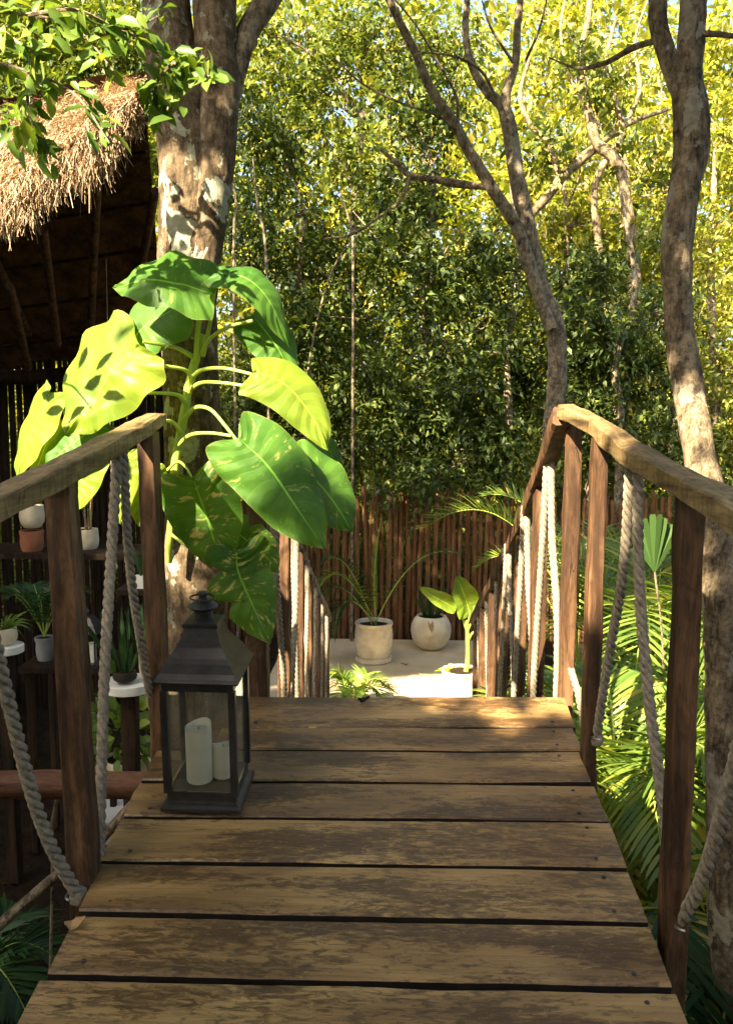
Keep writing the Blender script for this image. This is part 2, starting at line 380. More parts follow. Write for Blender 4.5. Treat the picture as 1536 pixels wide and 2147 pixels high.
def bigleaf(name, young, deep, cream, amt, trans=.42):
    m, nt, b, out = mat(name)
    uv = nd(nt, 'ShaderNodeUVMap'); sp = nd(nt, 'ShaderNodeSeparateXYZ'); nt.links.new(uv.outputs[0], sp.inputs[0])
    u = sp.outputs[1]; av = mathn(nt, 'ABSOLUTE', sp.outputs[0])
    q = mathn(nt, 'SUBTRACT', mathn(nt, 'MULTIPLY', u, 10), mathn(nt, 'MULTIPLY', av, 2.6))
    wob = mathn(nt, 'MULTIPLY', noi(nt, coords(nt, (1, 1, 1), True), 9, 3), .8); q = mathn(nt, 'ADD', q, wob)
    fr = mathn(nt, 'ABSOLUTE', mathn(nt, 'SUBTRACT', mathn(nt, 'FRACT', q), .5))
    vein = ramp(nt, fr, [(0, g(1)), (.05, g(0))]); mid = ramp(nt, av, [(.018, g(1)), (.035, g(0))])
    cmb = nd(nt, 'ShaderNodeCombineXYZ'); nt.links.new(q, cmb.inputs[0]); nt.links.new(mathn(nt, 'MULTIPLY', sp.outputs[0], .9), cmb.inputs[1])
    oi = nd(nt, 'ShaderNodeObjectInfo'); nt.links.new(mathn(nt, 'MULTIPLY', oi.outputs['Random'], 40), cmb.inputs[2])
    vg = noi(nt, cmb.outputs[0], 2.2, 5, .65, .4)
    c = ramp(nt, noi(nt, coords(nt, (1, 1, 1)), 5, 4), [(.35, deep), (.65, young)])
    c = mixc(nt, c, cream, ramp(nt, vg, [(amt, g(0)), (amt+.06, g(.85))]))
    c = mixc(nt, c, tuple(min(1, 1.6*x) for x in young), mixc(nt, vein, g(0), .75))
    c = mixc(nt, c, tuple(min(1, 2.2*x) for x in young), mid)
    sp_ = ramp(nt, noi(nt, coords(nt, (1, 1, 1)), 22, 3, .5), [(.72, g(0)), (.75, g(.8))]); c = mixc(nt, c, (.30, .20, .06), sp_); edge = ramp(nt, av, [(.97, g(0)), (.99, g(.45))]); c = mixc(nt, c, (.28, .26, .06), edge)
    nt.links.new(c, b.inputs['Base Color']); nt.links.new(ramp(nt, noi(nt, coords(nt, (1, 1, 1)), 14, 5), [(.3, g(.40)), (.7, g(.62))]), b.inputs['Roughness']); b.inputs['Specular IOR Level'].default_value = .4
    bump(nt, b, mathn(nt, 'SUBTRACT', mathn(nt, 'MULTIPLY', fr, 1.2), mathn(nt, 'MULTIPLY', mid, .5)), .38, .010)
    tr = nd(nt, 'ShaderNodeBsdfTranslucent'); nt.links.new(mixc(nt, c, (1.5, 1.3, .25), 1, 'MULTIPLY'), tr.inputs[0])
    mx = nd(nt, 'ShaderNodeMixShader'); mx.inputs[0].default_value = trans
    nt.links.new(b.outputs[0], mx.inputs[1]); nt.links.new(tr.outputs[0], mx.inputs[2]); nt.links.new(mx.outputs[0], out.inputs[0]); return m
M['L_green'] = bigleaf('climber_leaf_green', (.10, .23, .03), (.04, .135, .022), (.40, .40, .10), .64)
M['L_yellow'] = bigleaf('climber_leaf_yellowgreen', (.23, .32, .03), (.13, .23, .025), (.6, .58, .2), .70)
M['L_var'] = bigleaf('climber_leaf_variegated', (.11, .24, .03), (.05, .15, .02), (.58, .50, .20), .57)
m, nt, b, _ = mat('petiole_green'); b.inputs['Base Color'].default_value = (.30, .42, .07, 1); b.inputs['Roughness'].default_value = .4; M['petiole'] = m
b.inputs['Subsurface Weight'].default_value = .1
m, nt, b, out = mat('thin_glass'); b.inputs['Base Color'].default_value = (.9, .92, .9, 1); b.inputs['Roughness'].default_value = .03
tr = nd(nt, 'ShaderNodeBsdfTransparent'); tr.inputs[0].default_value = (.95, .96, .94, 1); gl = nd(nt, 'ShaderNodeBsdfGlossy'); gl.inputs['Roughness'].default_value = .05
lw = nd(nt, 'ShaderNodeLayerWeight'); lw.inputs[0].default_value = .25
mx = nd(nt, 'ShaderNodeMixShader'); nt.links.new(mathn(nt, 'ADD', mathn(nt, 'MULTIPLY', lw.outputs['Fresnel'], .5), .05), mx.inputs[0])
nt.links.new(tr.outputs[0], mx.inputs[1]); nt.links.new(gl.outputs[0], mx.inputs[2])
df = nd(nt, 'ShaderNodeBsdfDiffuse'); df.inputs[0].default_value = (.6, .56, .45, 1)
mx2 = nd(nt, 'ShaderNodeMixShader'); mx2.inputs[0].default_value = .035; nt.links.new(mx.outputs[0], mx2.inputs[1]); nt.links.new(df.outputs[0], mx2.inputs[2])
nt.links.new(mx2.outputs[0], out.inputs[0]); M['glass'] = m

# ------------------------------------------------------------------ ground
mb = MB(); n = 60
for i in range(n+1):
    for j in range(n+1):
        x = -60+120*i/n; y = -40+140*j/n
        far = max(0, (y-13)/10)
        z = G-.03+(.12*noise.noise((x*.3, y*.3, 0)) if (y > 13 or abs(x) > 7) else 0)+min(3, far*.25)
        if y < 13 and abs(x) < 7: z = G-.03
        mb.v.append((x, y, z))
for i in range(n):
    for j in range(n): a = i*(n+1)+j; mb.f.append((a, a+n+1, a+n+2, a+1))
tag(build('ground', mb, M['ground']), kind='structure')
mb = MB(); boxm(mb, Matrix(), -1.25, 1.02, 5.2, 10.0, G-.1, G)
tag(build('terrace', mb, M['terrace'], smooth=False), kind='structure')

# ------------------------------------------------------------------ deck
XL, XR = -.775, .635
gaps = [(1.60,)]
deck = thing('wooden_deck', (0, 2.4, deckz(2.4)), 'rising walkway deck of wide brown worn planks with dark gaps', 'deck')
js = [(2147+170, 2147+200), (2048, 2073), (1916, 1938), (1803, 1820), (1712, 1724), (1637, 1646), (1566, 1576), (1521, 1528), (1453, 1463)]
def edgeY(py, side):
    # y in photo -> distance on the deck at left / right edge
    return ondeck(200 if side < 0 else 1380, py).y
plank_objs = []
for k in range(8):
    yl0, yr0 = js[k]; yl1, yr1 = js[k+1]
    gp = .0105 if k not in (3, 6) else (.005 if k == 3 else .003)
    a0 = edgeY(yl0, -1)+gp; a1 = edgeY(yl1, -1)-gp; b0 = edgeY(yr0, 1)+gp; b1 = edgeY(yr1, 1)-gp
    xl = XL+random.uniform(-.012, .012); xr = XR+random.uniform(-.008, .008)
    if k == 6: xl = -.60
    if k == 7: xl = -.555; xr = .655
    p = []; f = []; th = .042; NN = 60
    for i in range(NN+1):
        t = i/NN; x = xl+(xr-xl)*t; ya = a0+(b0-a0)*t; yb = a1+(b1-a1)*t
        ea = .0028*noise.noise((x*5, k*7.1, 0))+.0016*noise.noise((x*22, k*3.3, 4)); eb = .0028*noise.noise((x*5, k*5.7, 9))+.0016*noise.noise((x*20, k*9, 2))
        ya += ea; yb += eb
        dz = .004*noise.noise((x*2.2, k*4.4, 7)); bv = .005
        tilt = .002*math.sin(k*2.1)
        pr = [(ya, -th), (ya, -bv), (ya+bv, 0), (ya+.33*(yb-ya), .0012), (ya+.66*(yb-ya), .0012), (yb-bv, 0), (yb, -bv), (yb, -th)]
        for q, (yy, zz) in enumerate(pr):
            xx = x
            if i in (0, NN): xx += .006*noise.noise((yy*25, zz*30, k+i))
            p.append((xx, yy, deckz(yy)+zz+dz+(tilt if q > 3 else -tilt)))
    for i in range(NN):
        for j in range(8): f.append((i*8+j, (i+1)*8+j, (i+1)*8+(j+1) % 8, i*8+(j+1) % 8))
    f.append(tuple(range(8))); f.append(tuple(NN*8+j for j in range(8))[::-1])
    pm = MB(); pm.v = p; pm.f = f
    po = build('plank', pm, M['plank'], deck, smooth=False); plank_objs.append(po)
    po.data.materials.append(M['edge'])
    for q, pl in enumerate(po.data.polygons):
        if q < NN*8 and q % 8 in (0, 6, 7): pl.material_index = 1  # sides facing the gaps get the painted shade
    for (xx, yy) in ((xr-.075, b0+.03), (xr-.07, b1-.03), (xl+.07, a0+.035)):
        sm = MB(); lathe(sm, (xx, yy, deckz(yy)-.001), [(.0001, .0032), (.0045, .0036), (.0062, .002), (.0065, -.004)][::-1], 10)
        build('screw', sm, M['metal'], po)
for x in (-.62, -.02, .57):
    mb = MB(); beam(mb, [(x, 1.3, deckz(1.3)-.115), (x, 3.15, deckz(3.15)-.115)], .075, .13, seed=x*10, seg=12); build('joist', mb, M['post'], deck)
for y in (2.05, 2.8):
    mb = MB(); beam(mb, [(-.84, y, deckz(y)-.235), (.66, y, deckz(y)-.235)], .09, .10, seed=y, seg=12); build('bearer', mb, M['post'], deck)
mb = MB(); beam(mb, [(XL+.02, 1.2, deckz(1.2)-.05), (XL+.02, 3.1, deckz(3.1)-.05)], .035, .10); 
# stairs beyond
st = thing('wooden_staircase', (.05, 4.8, G), 'wooden stairs dropping from the deck end to the pale terrace', 'stairs')
nst = 9; y0s, z0s = 3.24, deckz(3.24); y1s = 6.4
for i in range(1, nst):
    y = y0s+(y1s-y0s)*i/nst; z = z0s+(G-z0s)*i/nst
    mb = MB(); beam(mb, [(-.50, y-.16, z-.02), (.60, y-.16, z-.02)], .33, .045, seed=i, seg=16, jit=.002); build('tread', mb, M['plank'], st)
for x in (-.49, .59):
    mb = MB(); beam(mb, [(x, y0s+.04, z0s-.20), (x, y1s, G+.03)], .05, .17, seed=x, seg=14); build('stringer', mb, M['post'], st)

# ------------------------------------------------------------------ railings
H_R = 1.05
def post(parent, x, y, ztop, zbot, wx=.062, wy=.085, lean=0, seed=0):
    mb = MB(); beam(mb, [(x+lean, y, zbot), (x, y, ztop)], wx, wy, up=(0, 1, 0), seg=22, jit=.003, bev=.004, seed=seed)
    return build('post', mb, M['post'], parent, smooth=False)
# right deck railing
xr_ = .665
rr = thing('wooden_railing', (xr_, 2.4, deckz(2.4)), 'right hand deck railing with weathered hewn handrail on dark posts', 'railing', 'railings of the walkway')
def rail_z(y): return deckz(y)+H_R+.026
mb = MB(); beam(mb, [(xr_+.02, 1.0, rail_z(1.0)), (xr_+.012, 1.7, rail_z(1.7)+.004), (xr_, 2.3, rail_z(2.3)-.006), (xr_-.005, 2.82, rail_z(2.82)+.006)], [.080, .086, .074, .078, .066], [.046, .050, .046, .050, .046], seg=30, jit=.0032, bev=.004, seed=4)
hr = build('handrail', mb, M['rail'], rr, smooth=False)
mb = MB(); beam(mb, [(xr_-.004, 2.825, rail_z(2.82)+.007), (xr_-.03, 3.23, rail_z(3.2)+.008)], .062, .048, seg=8, jit=.003, bev=.004, seed=14)
build('handrail', mb, M['rail'], rr, smooth=False)
post(rr, xr_+.034, 2.04, deckz(2.04)+H_R+.005, deckz(2.04)-.30, .058, .06, .012, 1)
post(rr, xr_-.006, 2.78, deckz(2.78)+H_R+.005, deckz(2.78)-.35, .046, .065, 0, 2)
post(rr, xr_+.012, 3.27, deckz(3.27)+H_R-.01, G-.02, .056, .06, 0, 3)
# left deck railing
xl_ = -.79
lr = thing('wooden_railing', (xl_, 2.4, deckz(2.4)), 'left hand deck railing ending at the big tree trunk', 'railing', 'railings of the walkway')
mb = MB(); beam(mb, [(xl_-.04, 1.0, rail_z(1.0)), (xl_-.03, 1.7, rail_z(1.7)), (xl_-.015, 2.3, rail_z(2.3)+.004), (xl_-.02, 2.92, rail_z(2.92)+.01)], [.082, .074, .078, .068], [.050, .052, .048, .042], seg=30, jit=.003, bev=.004, seed=9)
build('handrail', mb, M['rail'], lr, smooth=False)
post(lr, xl_-.042, 2.12, deckz(2.12)+H_R+.01, deckz(2.12)-.30, .064, .075, .035, 5)
post(lr, xl_-.015, 2.80, deckz(2.8)+H_R+.01, deckz(2.8)-.40, .052, .09, .03, 6)
# stair railings
def srz(y): return 1.475+(y-3.25)*(-.12-1.475)/(6.7-3.25)
sr = thing('wooden_railing', (.64, 4.9, G), 'right hand stair railing sloping down toward the planted terrace', 'railing', 'railings of the walkway')
mb = MB(); beam(mb, [(xr_-.035, 3.25, srz(3.25)+.02), (.655, 4.0, srz(4.0)), (.66, 5.2, srz(5.2)-.02), (.655, 6.72, srz(6.72))], .075, .07, seg=24, jit=.006, bev=.008, seed=21)
build('handrail', mb, M['post'], sr)
SP = [3.85, 4.45, 5.05, 5.6, 6.1, 6.6]
for i, y in enumerate(SP):
    post(sr, .66+.01*(i % 2), y, srz(y)-.02, G-.02, .062, .08, 0, 30+i)
sl_ = thing('wooden_railing', (-.52, 4.9, G), 'left hand stair railing seen through the big leaves', 'railing', 'railings of the walkway')
mb = MB(); beam(mb, [(-.53, 3.22, srz(3.25)-.06), (-.535, 4.2, srz(4.2)-.03), (-.53, 5.4, srz(5.4)), (-.50, 6.72, srz(6.72))], .035, .055, seg=24, jit=.005, bev=.007, seed=22)
build('handrail', mb, M['vine'], sl_)
post(sl_, -.525, 3.26, srz(3.26)-.06, G-.02, .085, .085, 0, 40)
SPL = [4.15, 4.75, 5.3, 5.85, 6.3, 6.68]
for i, y in enumerate(SPL):
    post(sl_, -.535+.005*(i % 2), y, srz(y)-.04, G-.02, .06, .08, 0, 41+i)

# ropes: from a hole in the rail down to the feet of the posts beside it
GR = 'ropes strung between handrail and post feet'
def rope_thing(pts, r, label, knot=False):
    mb = MB(); rope(mb, pts, r)
    b = Vector(pts[-1])
    t = thing('rope', tuple(b), label, 'rope', GR)
    build('cord', mb, M['rope'], t)
    if knot:
        mb = MB(); d = (Vector(pts[-1])-Vector(pts[-2])).normalized()
        pp = [b+Vector((math.cos(a)*.02, math.sin(a)*.045, -.006*math.sin(a))) for a in [i*math.pi*1.5/10 for i in range(11)]]
        tube(mb, pp, .0035, 6, 20); build('wire_loop', mb, M['wire'], t)
        mb = MB(); kb = b+d*.012; lathe(mb, kb, [(.008, -.026), (.021, -.016), (.024, 0), (.021, .014), (.01, .024)], 14, .2); build('knot', mb, M['rope'], t)
    return t
r0 = .0160
Lm = at(232, 975, 2.48); Lz = rail_z(2.48)-.05
rope_thing([(xl_-.02, 2.50, Lz+.03), (xl_-.035, 2.47, Lz-.25), (xl_-.02, 2.33, deckz(2.3)+.45), (xl_-.005, 2.2, deckz(2.2)-.03), ], r0, 'thick grey rope hanging just right of the near left post')
rope_thing([(xl_-.01, 2.52, Lz+.03), (xl_-.01, 2.55, Lz-.30), (xl_-.015, 2.66, deckz(2.66)+.42), (xl_-.02, 2.80, deckz(2.8)+.12), (xl_+.005, 2.86, deckz(2.8)-.03)], r0*.92, 'grey rope slanting down to the foot of the post beside the lantern')
rope_thing([at(-60, 1090, 1.72), at(-35, 1250, 1.76), at(3, 1410, 1.82), at(60, 1640, 1.92), at(105, 1770, 1.99), at(160, 1872, 2.055)], r0*1.05, 'thick rope at the left photo edge looped at the near left post foot', True)
Rz = rail_z(2.42)-.04
rope_thing([(xr_, 2.44, Rz+.03), (xr_+.01, 2.50, Rz-.3), (xr_+.01, 2.62, deckz(2.6)+.42), (xr_+.012, 2.755, deckz(2.75)+.075)], r0*.95, 'grey rope slanting down to the second right post with a looped end', True)
rope_thing([(xr_+.01, 2.40, Rz+.03), (xr_+.02, 2.38, Rz-.3), (xr_+.025, 2.26, deckz(2.26)+.45), (xr_+.055, 2.13, deckz(2.12)+.10)], r0, 'thick grey rope hanging just left of the near right post')
rope_thing([at(1640, 1130, 1.62), at(1590, 1400, 1.70), at(1535, 1620, 1.80), at(1492, 1780, 1.90), at(1460, 1870, 1.97), at(1423, 1935, 2.03)], r0*1.05, 'thick rope at the right photo edge looped at the near right post foot', True)
rope_thing([(xr_+.005, 3.15, deckz(3.15)+.13), (xr_+.02, 3.05, deckz(3.05)+.05), (xr_+.03, 2.92, deckz(2.9)-.10)], r0*.8, 'short rope end at the foot of the third right post')
# stair ropes
ys = [3.27]+SP
words = ['first', 'second', 'third', 'fourth', 'fifth', 'sixth']
for i in range(len(ys)-1):
    a, c = ys[i], ys[i+1]; m_ = (a+c)/2; zt = srz(m_)-.03; x = .645
    zb = lambda y: max(G+.05, srz(y)-1.16)
    rope_thing([(x, m_-.01, zt+.03), (x+.005, m_-.06, zt-.3), (x+.01, a+.08, zb(a)+.35), (x+.01, a+.05, zb(a)-.05)], r0*(.95 if i < 2 else .85), ('rope hanging from the right stair rail, near strand of the %s gap down the stairs' if i < 3 else 'single rope hanging from the right stair rail in the %s gap down the stairs') % words[i])
    if i > 2: continue
    rope_thing([(x-.012, m_+.01, zt+.03), (x-.012, m_+.05, zt-.3), (x-.008, c-.10, zb(c)+.35), (x-.008, c-.06, zb(c)-.05)], r0*(.95 if i < 2 else .85), 'rope hanging from the right stair rail, far strand of the %s gap down the stairs' % words[i])
ysl = [3.26]+SPL
for i in range(len(ysl)-1):
    a, c = ysl[i], ysl[i+1]; m_ = (a+c)/2; zt = srz(m_)-.05; x = -.505
    zb = lambda y: max(G+.05, srz(y)-1.16)
    rope_thing([(x, m_-.01, zt+.03), (x, m_-.05, zt-.3), (x-.005, a+.14, zb(a)+.3), (x-.01, a+.08, zb(a)-.05)], r0*(.95 if i < 2 else .85), ('rope hanging from the left stair rail, near strand of the %s gap down the stairs' if i < 3 else 'single rope hanging from the left stair rail in the %s gap down the stairs') % words[i])
    if i > 2: continue
    rope_thing([(x-.02, m_+.01, zt+.03), (x-.02, m_+.05, zt-.3), (x-.02, c-.10, zb(c)+.3), (x-.02, c-.06, zb(c)-.05)], r0*(.95 if i < 2 else .85), 'rope hanging from the left stair rail, far strand of the %s gap down the stairs' % words[i])

# log, brace and block to the left of the deck
a = at(-160, 1650, 2.86); b_ = at(322, 1647, 2.86)
mb = MB(); tube(mb, [a, a.lerp(b_, .5)+V(0, 0, .006), b_], [.052, .05, .046], 18, 30, .08, 5); solo('log_beam', mb, M['log'], tuple(b_), 'thick reddish peeled log running level from the deck to the left', 'log')
mb = MB(); tube(mb, [at(300, 1665, 2.78), at(200, 1770, 2.74), at(120, 1835, 2.7), at(-30, 1965, 2.62)], [.016, .019, .018, .02], 10, 24, .18, 9); solo('brace_stick', mb, M['branch'], tuple(at(-30, 1965, 2.62)), 'crooked brown stick propped diagonally behind the near left post', 'stick')
mb = MB(); tube(mb, [at(128, 1640, 3.0), at(108, 1740, 3.0), at(110, 1830, 3.0), at(105, 2050, 3.0)], [.008, .007, .007, .006], 8, 20, .1, 9); solo('thin_pole', mb, M['branch'], tuple(at(105, 2050, 3.0)), 'thin upright stick hanging in the dark left of the near post', 'stick')
c_ = onz(240, 1752, G); mb = MB(); boxm(mb, Matrix.Translation((c_.x, c_.y, 0)) @ Matrix.Rotation(.1, 4, 'Z'), -.14, .16, -.12, .2, G, G+.14); solo('white_block', mb, M['plaster'], (c_.x, c_.y, G), 'white plastered block seen below the red log', 'block', smooth=False)
mb = MB(); c_ = onz(318, 1640, G+.004); boxm(mb, Matrix.Translation((c_.x, c_.y, 0)), -.25, .10, -.5, 1.0, G, G+.012); solo('paving_slab', mb, M['plaster'], (c_.x, c_.y, G), 'pale paving slab beside the leafy pot behind the post', 'slab', smooth=False)

# ------------------------------------------------------------------ lantern
c0 = (ondeck(336, 1714)+ondeck(503, 1714))/2
LW = (ondeck(503, 1703)-ondeck(336, 1703)).length
LM = Matrix.Translation((c0.x, c0.y, deckz(c0.y)+.004)) @ Matrix.Rotation(math.atan(.135), 4, 'X') @ Matrix.Rotation(R(-1), 4, 'Z') @ Matrix.Translation((0, LW/2+.004, 0))
LM = LM @ Matrix.Rotation(R(-3), 4, 'X') @ Matrix.Diagonal((1, 1, .955, 1))
lan = thing('lantern', tuple(LM @ V(0, 0, 0)), 'large black metal and glass lantern standing on the deck with candles inside', 'lantern')
h = LW/2
def ringsq(mb, prof):
    vs = []; fs = []
    for a_, z in prof:
        for sx, sy in ((-1, -1), (1, -1), (1, 1), (-1, 1)): vs.append(LM @ V(sx*a_, sy*a_, z))
    for k in range(len(prof)-1):
        for j in range(4): fs.append((k*4+j, k*4+(j+1) % 4, (k+1)*4+(j+1) % 4, (k+1)*4+j))
    fs.append((3, 2, 1, 0)); q = (len(prof)-1)*4; fs.append((q, q+1, q+2, q+3)); return mb.add(vs, fs)
mb = MB(); ringsq(mb, [(h, 0), (h, .012), (h*.985, .016), (h*.955, .022), (h*.87, .026), (h*.86, .030), (h*.86, .058), (h*.80, .060), (h*.80, .054)]); build('base', mb, M['metal'], lan, smooth=False)
g0, g1 = .058, .392
for sx, sy in ((-1, -1), (1, -1), (1, 1), (-1, 1)):
    mb = MB(); q = h*.84; boxm(mb, LM, sx*q-.010, sx*q+.010, sy*q-.010, sy*q+.010, g0, g1); build('corner_post', mb, M['metal'], lan, smooth=False)
for k in range(4):
    mb = MB(); RM = LM @ Matrix.Rotation(k*math.pi/2, 4, 'Z'); boxm(mb, RM, -h*.84+.010, h*.84-.010, -h*.845-.0012, -h*.845+.0012, g0+.004, g1-.002); build('glass_pane', mb, M['glass'], lan, smooth=False)
mb = MB(); ringsq(mb, [(h*.88, g1-.002), (h*.88, g1+.024), (h*.80, g1+.026)]); build('top_frame', mb, M['metal'], lan, smooth=False)
mb = MB(); z = g1+.024
prof = [(h*.9, z), (h*1.03, z+.004), (h*1.05, z+.009), (h*1.02, z+.014)]
for i in range(11):
    t = i/10; prof.append((h*(1.0-.60*t**.8 - .06*math.sin(t*math.pi*1)*0 + .05*math.sin(t*math.pi)*(1 if t < .5 else -1)*abs(math.sin(2*math.pi*t))), z+.018+.135*t))
prof += [(h*.44, z+.155), (h*.44, z+.166), (h*.40, z+.168)]
ringsq(mb, prof); build('roof', mb, M['metal'], lan, smooth=False)
zt = z+.168
mb = MB(); lathe(mb, (0, 0, 0), [(.027, zt), (.027, zt+.028), (.034, zt+.032), (.043, zt+.040), (.044, zt+.043), (.032, zt+.053), (.02, zt+.061), (.013, zt+.066), (.013, zt+.078), (.016, zt+.08), (.016, zt+.085), (.012, zt+.088)], 28); mb.v = [tuple(LM @ Vector(p)) for p in mb.v]; build('chimney_cap', mb, M['metal'], lan)
mb = MB(); tube(mb, [LM @ V(math.cos(a)*.036, -.005+math.sin(a)*.022, zt+.070+.004*math.sin(a)) for a in [i*2*math.pi/24 for i in range(25)]], .0028, 7, 48, cap=False); build('ring_handle', mb, M['metal'], lan)
def candle(x, y, r, hh, label):
    mb = MB(); n = 36; c = (LM @ V(x, y, .072)); vs = []; fs = []
    pr = [(.98, 0), (1, .004), (1, None), (.93, None), (.80, -1), (.4, -1.2), (.02, -1.2)]
    for k, (rf, zz) in enumerate(pr):
        for j in range(n):
            a = 2*math.pi*j/n; rim = hh+.007*math.sin(a+1.3+x*40)+.004*math.sin(a*2+x*9)
            zv = zz if (zz is not None and zz >= 0) else (rim if zz is None else rim*0+hh-.014+.006*(zz+1.2))
            vs.append(LM @ V(x+math.cos(a)*r*rf, y+math.sin(a)*r*rf, .061+zv))
    for k in range(len(pr)-1):
        for j in range(n): fs.append((k*n+j, k*n+(j+1) % n, (k+1)*n+(j+1) % n, (k+1)*n+j))
    fs.append(tuple(range(n))[::-1]); fs.append(tuple((len(pr)-1)*n+j for j in range(n))); mb.add(vs, fs)
    t = thing('candle', tuple(c), label, 'candle', 'candles in the big lantern'); build('wax_body', mb, M['wax'], t)
    mb = MB(); tube(mb, [LM @ V(x, y, .061+hh-.015), LM @ V(x+.002, y, .061+hh-.003)], .0012, 6, 3); build('wick', mb, M['metal'], t)
candle(-.022, -.024, .039, .182, 'tall ivory pillar candle inside the big lantern')
candle(.043, .004, .031, .108, 'short ivory candle behind the tall one inside the big lantern')

# ------------------------------------------------------------------ trees with trunks (near)
def tree_trunk(parent, pts, rad, m_, **k):
    mb = MB(); tube(mb, pts, rad, k.get('n', 28), k.get('seg', 60), k.get('amp', .10), k.get('fr', 5), seed=k.get('seed', 0)); return build(k.get('name', 'trunk'), mb, m_, parent)
TY = 3.32
big = thing('tree', tuple(at(410, 1640, TY)), 'big grey forked tree with pale lichen patches beside the railing', 'tree')
tree_trunk(big, [(-.79, TY, G-.1), at(412, 1300, TY), at(405, 1050, TY), at(400, 800, TY), at(392, 560, TY), at(398, 380, TY), at(385, 220, TY), at(355, 90, TY+.02), at(345, -120, TY+.05), at(330, -600, TY+.1)], [.13, .120, .108, .108, .108, .112, .118, .096, .078, .07], M['bark'], amp=.09, n=40, seg=90)
tree_trunk(big, [at(415, 760, TY-.03), at(430, 560, TY-.055), at(452, 380, TY-.075), at(458, 250, TY-.05), at(452, 120, TY), at(450, 0, TY+.03), at(448, -250, TY+.1), at(470, -700, TY+.2)], [.045, .056, .062, .074, .078, .080, .076, .06], M['bark'], amp=.08, n=28, seg=70, name='limb', seed=5)
tree_trunk(big, [at(462, 300, TY), at(488, 170, TY+.02), at(512, 80, TY+.06), at(560, 0, TY+.12), at(640, -130, TY+.3), at(760, -420, TY+.8)], [.04, .042, .042, .044, .042, .04], M['branch'], amp=.12, n=20, seg=40, name='limb', seed=9)
rt = thing('tree', tuple(at(1560, 2300, 3.05)), 'flaky barked tree trunk at the right edge forking near the top', 'tree')
tree_trunk(rt, [(*(at(1585, 2300, 3.0))[:2], G-.1), at(1545, 2000, 3.0), at(1530, 1700, 3.0), at(1523, 1400, 3.05), at(1505, 1150, 3.1), at(1470, 980, 3.2), at(1448, 850, 3.3), at(1425, 700, 3.4), at(1418, 560, 3.4), at(1428, 430, 3.4), at(1450, 300, 3.4), at(1442, 170, 3.4), at(1450, 50, 3.4), at(1455, -150, 3.4), at(1450, -500, 3.5)],
           [.098, .094, .085, .078, .072, .062, .056, .057, .055, .056, .060, .066, .052, .050, .047, .045], M['bark2'], amp=.13, fr=8, n=30, seg=110, seed=2)
tree_trunk(rt, [at(1432, 210, 3.4), at(1400, 120, 3.4), at(1380, 50, 3.42), at(1378, -30, 3.45), at(1365, -300, 3.6)], [.036, .036, .034, .032, .03], M['bark2'], amp=.12, n=18, seg=36, name='limb', seed=4)
tree_trunk(rt, [at(1400, 78, 3.4), at(1330, 98, 3.5), at(1270, 130, 3.7), at(1210, 142, 3.9), at(1150, 120, 4.1)], [.011, .012, .01, .007, .003], M['branch'], n=10, name='branch', seed=4)
tree_trunk(rt, [at(1440, 75, 3.4), at(1490, 70, 3.35), at(1560, 78, 3.3)], [.012, .011, .009], M['branch'], n=10, name='branch', seed=6)
MY = 7.0
mt = thing('tree', (at(1150, 950, MY).x, MY, G), 'slender bent twin stemmed tree rising behind the stair railing', 'tree')
tree_trunk(mt, [(at(1110, 1300, MY).x, MY, G-.1), at(1120, 1150, MY), at(1152, 950, MY), at(1163, 850, MY), at(1168, 760, MY), at(1162, 680, MY), at(1135, 610, MY), at(1118, 540, MY), at(1098, 440, MY), at(1082, 370, MY), at(1072, 290, MY), at(1055, 225, MY), at(1020, 190, MY), at(990, 140, MY), at(975, 60, MY), at(985, -60, MY)],
           [.10, .085, .078, .078, .076, .074, .072, .07, .066, .062, .062, .05, .036, .03, .026, .02], M['branch'], n=20, seg=100, amp=.14, fr=6)
tree_trunk(mt, [at(1155, 690, MY-.09), at(1120, 590, MY-.10), at(1085, 480, MY-.1), at(1035, 400, MY-.12), at(985, 320, MY-.15), at(950, 255, MY-.2), at(905, 190, MY-.25), at(870, 110, MY-.3), at(835, 40, MY-.35), at(800, -40, MY-.4), at(760, -160, MY-.5)],
           [.05, .05, .048, .046, .043, .04, .034, .032, .03, .026, .02], M['branch'], n=16, seg=80, amp=.10, name='limb', seed=3)
tree_trunk(mt, [at(1058, 225, MY), at(1062, 190, MY), at(1080, 130, MY), at(1085, 50, MY), at(1100, -80, MY)], [.045, .036, .032, .028, .02], M['branch'], n=14, seg=36, name='limb', seed=8)
tree_trunk(mt, [at(1020, 392, MY-.1), at(960, 385, MY), at(905, 375, MY), at(860, 368, MY), at(830, 340, MY), at(795, 310, MY)], [.022, .03, .028, .024, .02, .012], M['branch'], n=12, seg=36, name='limb', seed=8, amp=.2)
tree_trunk(mt, [at(860, 372, MY), at(838, 420, MY), at(800, 450, MY), at(740, 490, MY), at(680, 500, MY)], [.018, .015, .012, .01, .006], M['vine'], n=8, seg=24, name='branch')
for q, (pts) in enumerate([[(960, 260), (955, 200), (918, 130), (870, 50), (820, -10)], [(950, 258), (900, 235), (840, 215), (760, 175), (700, 120)], [(1040, 205), (1010, 150), (960, 120), (900, 110), (860, 118)], [(1075, 130), (1030, 60), (1010, 0)], [(1100, 130), (1130, 60), (1150, -20)]]):
    tree_trunk(mt, [at(x, y, MY-.1-.1*i) for i, (x, y) in enumerate(pts)], [.012, .010, .008, .005], M['branch'], n=8, seg=20, name='branch', seed=q)

